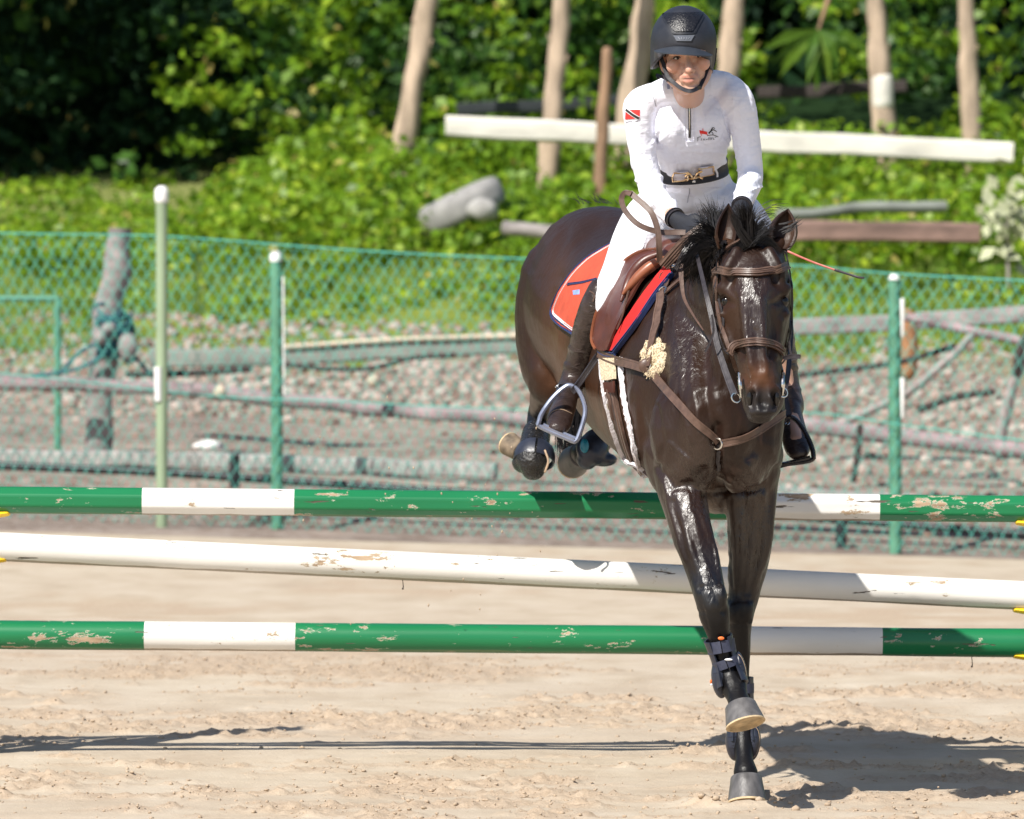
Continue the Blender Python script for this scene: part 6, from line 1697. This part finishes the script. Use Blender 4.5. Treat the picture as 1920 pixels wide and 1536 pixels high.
# bare skin between sleeve and glove
bm = bmesh.new(); tube(bm, [P(1257, 402, 25.14), P(1266, 409, 25.10)], (.029, .031), seg=18, sub=1, cap='flat'); me = finish(bm); add_col(me, 'skin', np.tile(base, (len(me.vertices), 1))); put('wrist', me, M['skin'], rider)

# helmet
helm = bmesh.new(); hc = P(1282, 76, 25.235); n = 40; m_ = 22; R = []
tilt = Matrix.Rotation(math.radians(4), 3, 'Y') @ Matrix.Rotation(math.radians(7), 3, 'X')
def hpt(u, v, g=0.0):
    """u round the head (0 = front), v from the crown down to the rim"""
    rx, ry, rz = .1115 + g, .142 + g, .118 + g
    zlow = -.016 - .065 * (1 - math.cos(u)) * .5 - .055 * abs(math.sin(u)) ** 2
    th = v * math.pi / 2
    if v <= 1: x = math.sin(th); z = math.cos(th) * rz
    else: x = 1 - .05 * (v - 1) ** 2; z = zlow * (v - 1)
    q = Vector((math.sin(u) * rx * x, -math.cos(u) * ry * x, z))
    return hc + tilt @ q
for j in range(m_ + 1):
    v = 2 * j / m_; R.append([helm.verts.new(hpt(2 * math.pi * k / n, v)) for k in range(n)] if j else None)
top_v = helm.verts.new(hpt(0, 0))
for k in range(n): helm.faces.new((top_v, R[1][k], R[1][(k + 1) % n]))
for j in range(1, m_):
    for k in range(n): helm.faces.new((R[j][k], R[j + 1][k], R[j + 1][(k + 1) % n], R[j][(k + 1) % n]))
me = finish(helm); hm = put('helmet', me, M['helmet'], rider); so = hm.modifiers.new('s', 'SOLIDIFY'); so.thickness = .012; so.offset = -1
HM = bvh_of(me)
bm = bmesh.new(); patch(bm, HM, [(1240, 26), (1250, 40), (1262, 56), (1267, 60)], [(1318, 24), (1310, 38), (1301, 54), (1298, 59)], 14, 16, .001, .003, D=25.1); put('front_panel', finish(bm), M['helmet_panel'], hm)
for q in (((1236, 24), (1246, 40), (1259, 58), (1265, 63.5), (1282, 64), (1300, 62.5), (1305, 56), (1315, 38), (1322, 23)),): 
    on(HM, 'panel_edge', list(q), .004, 'helmet', .003, .001, hm, 6, D=25.1)
bm = bmesh.new(); patch(bm, HM, [(1263, 67), (1269, 77)], [(1302, 66), (1295, 77)], 5, 8, .001, .003, D=25.1); bd = put('badge', finish(bm), simple('grey_badge', (.12, .13, .155), .25, .1), hm)
for k, q in enumerate((((1272, 70), (1275, 74)), ((1278, 73.5), (1278, 70)), ((1281, 70), (1284, 72), (1281, 74)), ((1287, 70), (1287, 74)), ((1290, 73.5), (1293, 70.5)))):
    on(HM, 'badge_stroke', list(q), .0016, simple('badge_relief', (.3, .31, .34), .3) if k == 0 else bpy.data.materials['badge_relief'], .001, .0042, bd, 3, D=25.1)
# visor: a curved peak
vb = bmesh.new(); nn = 26; rows = []
for k in range(nn + 1):
    u = math.radians(-62 + 124 * k / nn); e = math.cos(math.radians(-90 + 180 * k / nn)) 
    p0 = hpt(u, 1.45, .001); p1 = hpt(u, 1.98, .004)
    outd = Vector((math.sin(u) * .35, -1, -.22)).normalized(); outd = tilt @ outd
    L = .046 * e ** .7 + .003
    t0 = p0; t1 = p0 + outd * L + Vector((0, 0, -.010 * e)); b1 = t1 + Vector((0, 0, -.004)); b0 = p1
    rows.append([vb.verts.new(x) for x in (t0, t0.lerp(t1, .5) + Vector((0, 0, .003 * e)), t1, b1, b0.lerp(b1, .5), b0)])
for k in range(nn):
    for j in range(6): vb.faces.new((rows[k][j], rows[k][(j + 1) % 6], rows[k + 1][(j + 1) % 6], rows[k + 1][j]))
vb.faces.new(rows[0]); vb.faces.new(list(reversed(rows[-1])))
put('visor', finish(vb), M['helmet_visor'], hm)
def web(pts, w, nm='chin_strap', mat='black_cloth'):
    bm = bmesh.new(); free_strap(bm, [P(*q) for q in pts], w, .0035, (0, -1, .1), 5); return put(nm, finish(bm), M[mat], hm)
web([(1234, 92, 25.19), (1243, 118, 25.18), (1251, 142, 25.165), (1262, 154, 25.15), (1278, 166, 25.12), (1295, 171, 25.095), (1310, 165, 25.12), (1313, 162, 25.135)], .013)
web([(1231, 92, 25.26), (1238, 120, 25.27), (1248, 142, 25.2), (1254, 152, 25.16)], .016)
web([(1336, 88, 25.2), (1331, 115, 25.19), (1322, 142, 25.17), (1314, 160, 25.14), (1312, 166, 25.14)], .012)
web([(1340, 90, 25.28), (1336, 120, 25.28), (1325, 146, 25.22), (1316, 160, 25.16)], .018)
web([(1262, 155, 25.16), (1244, 146, 25.24), (1232, 141, 25.30), (1236, 148, 25.28)], .010)
bm = bmesh.new(); box(bm, P(1311, 165, 25.115), (.012, .006, .012)); put('strap_clip', finish(bm), M['eye'], hm)
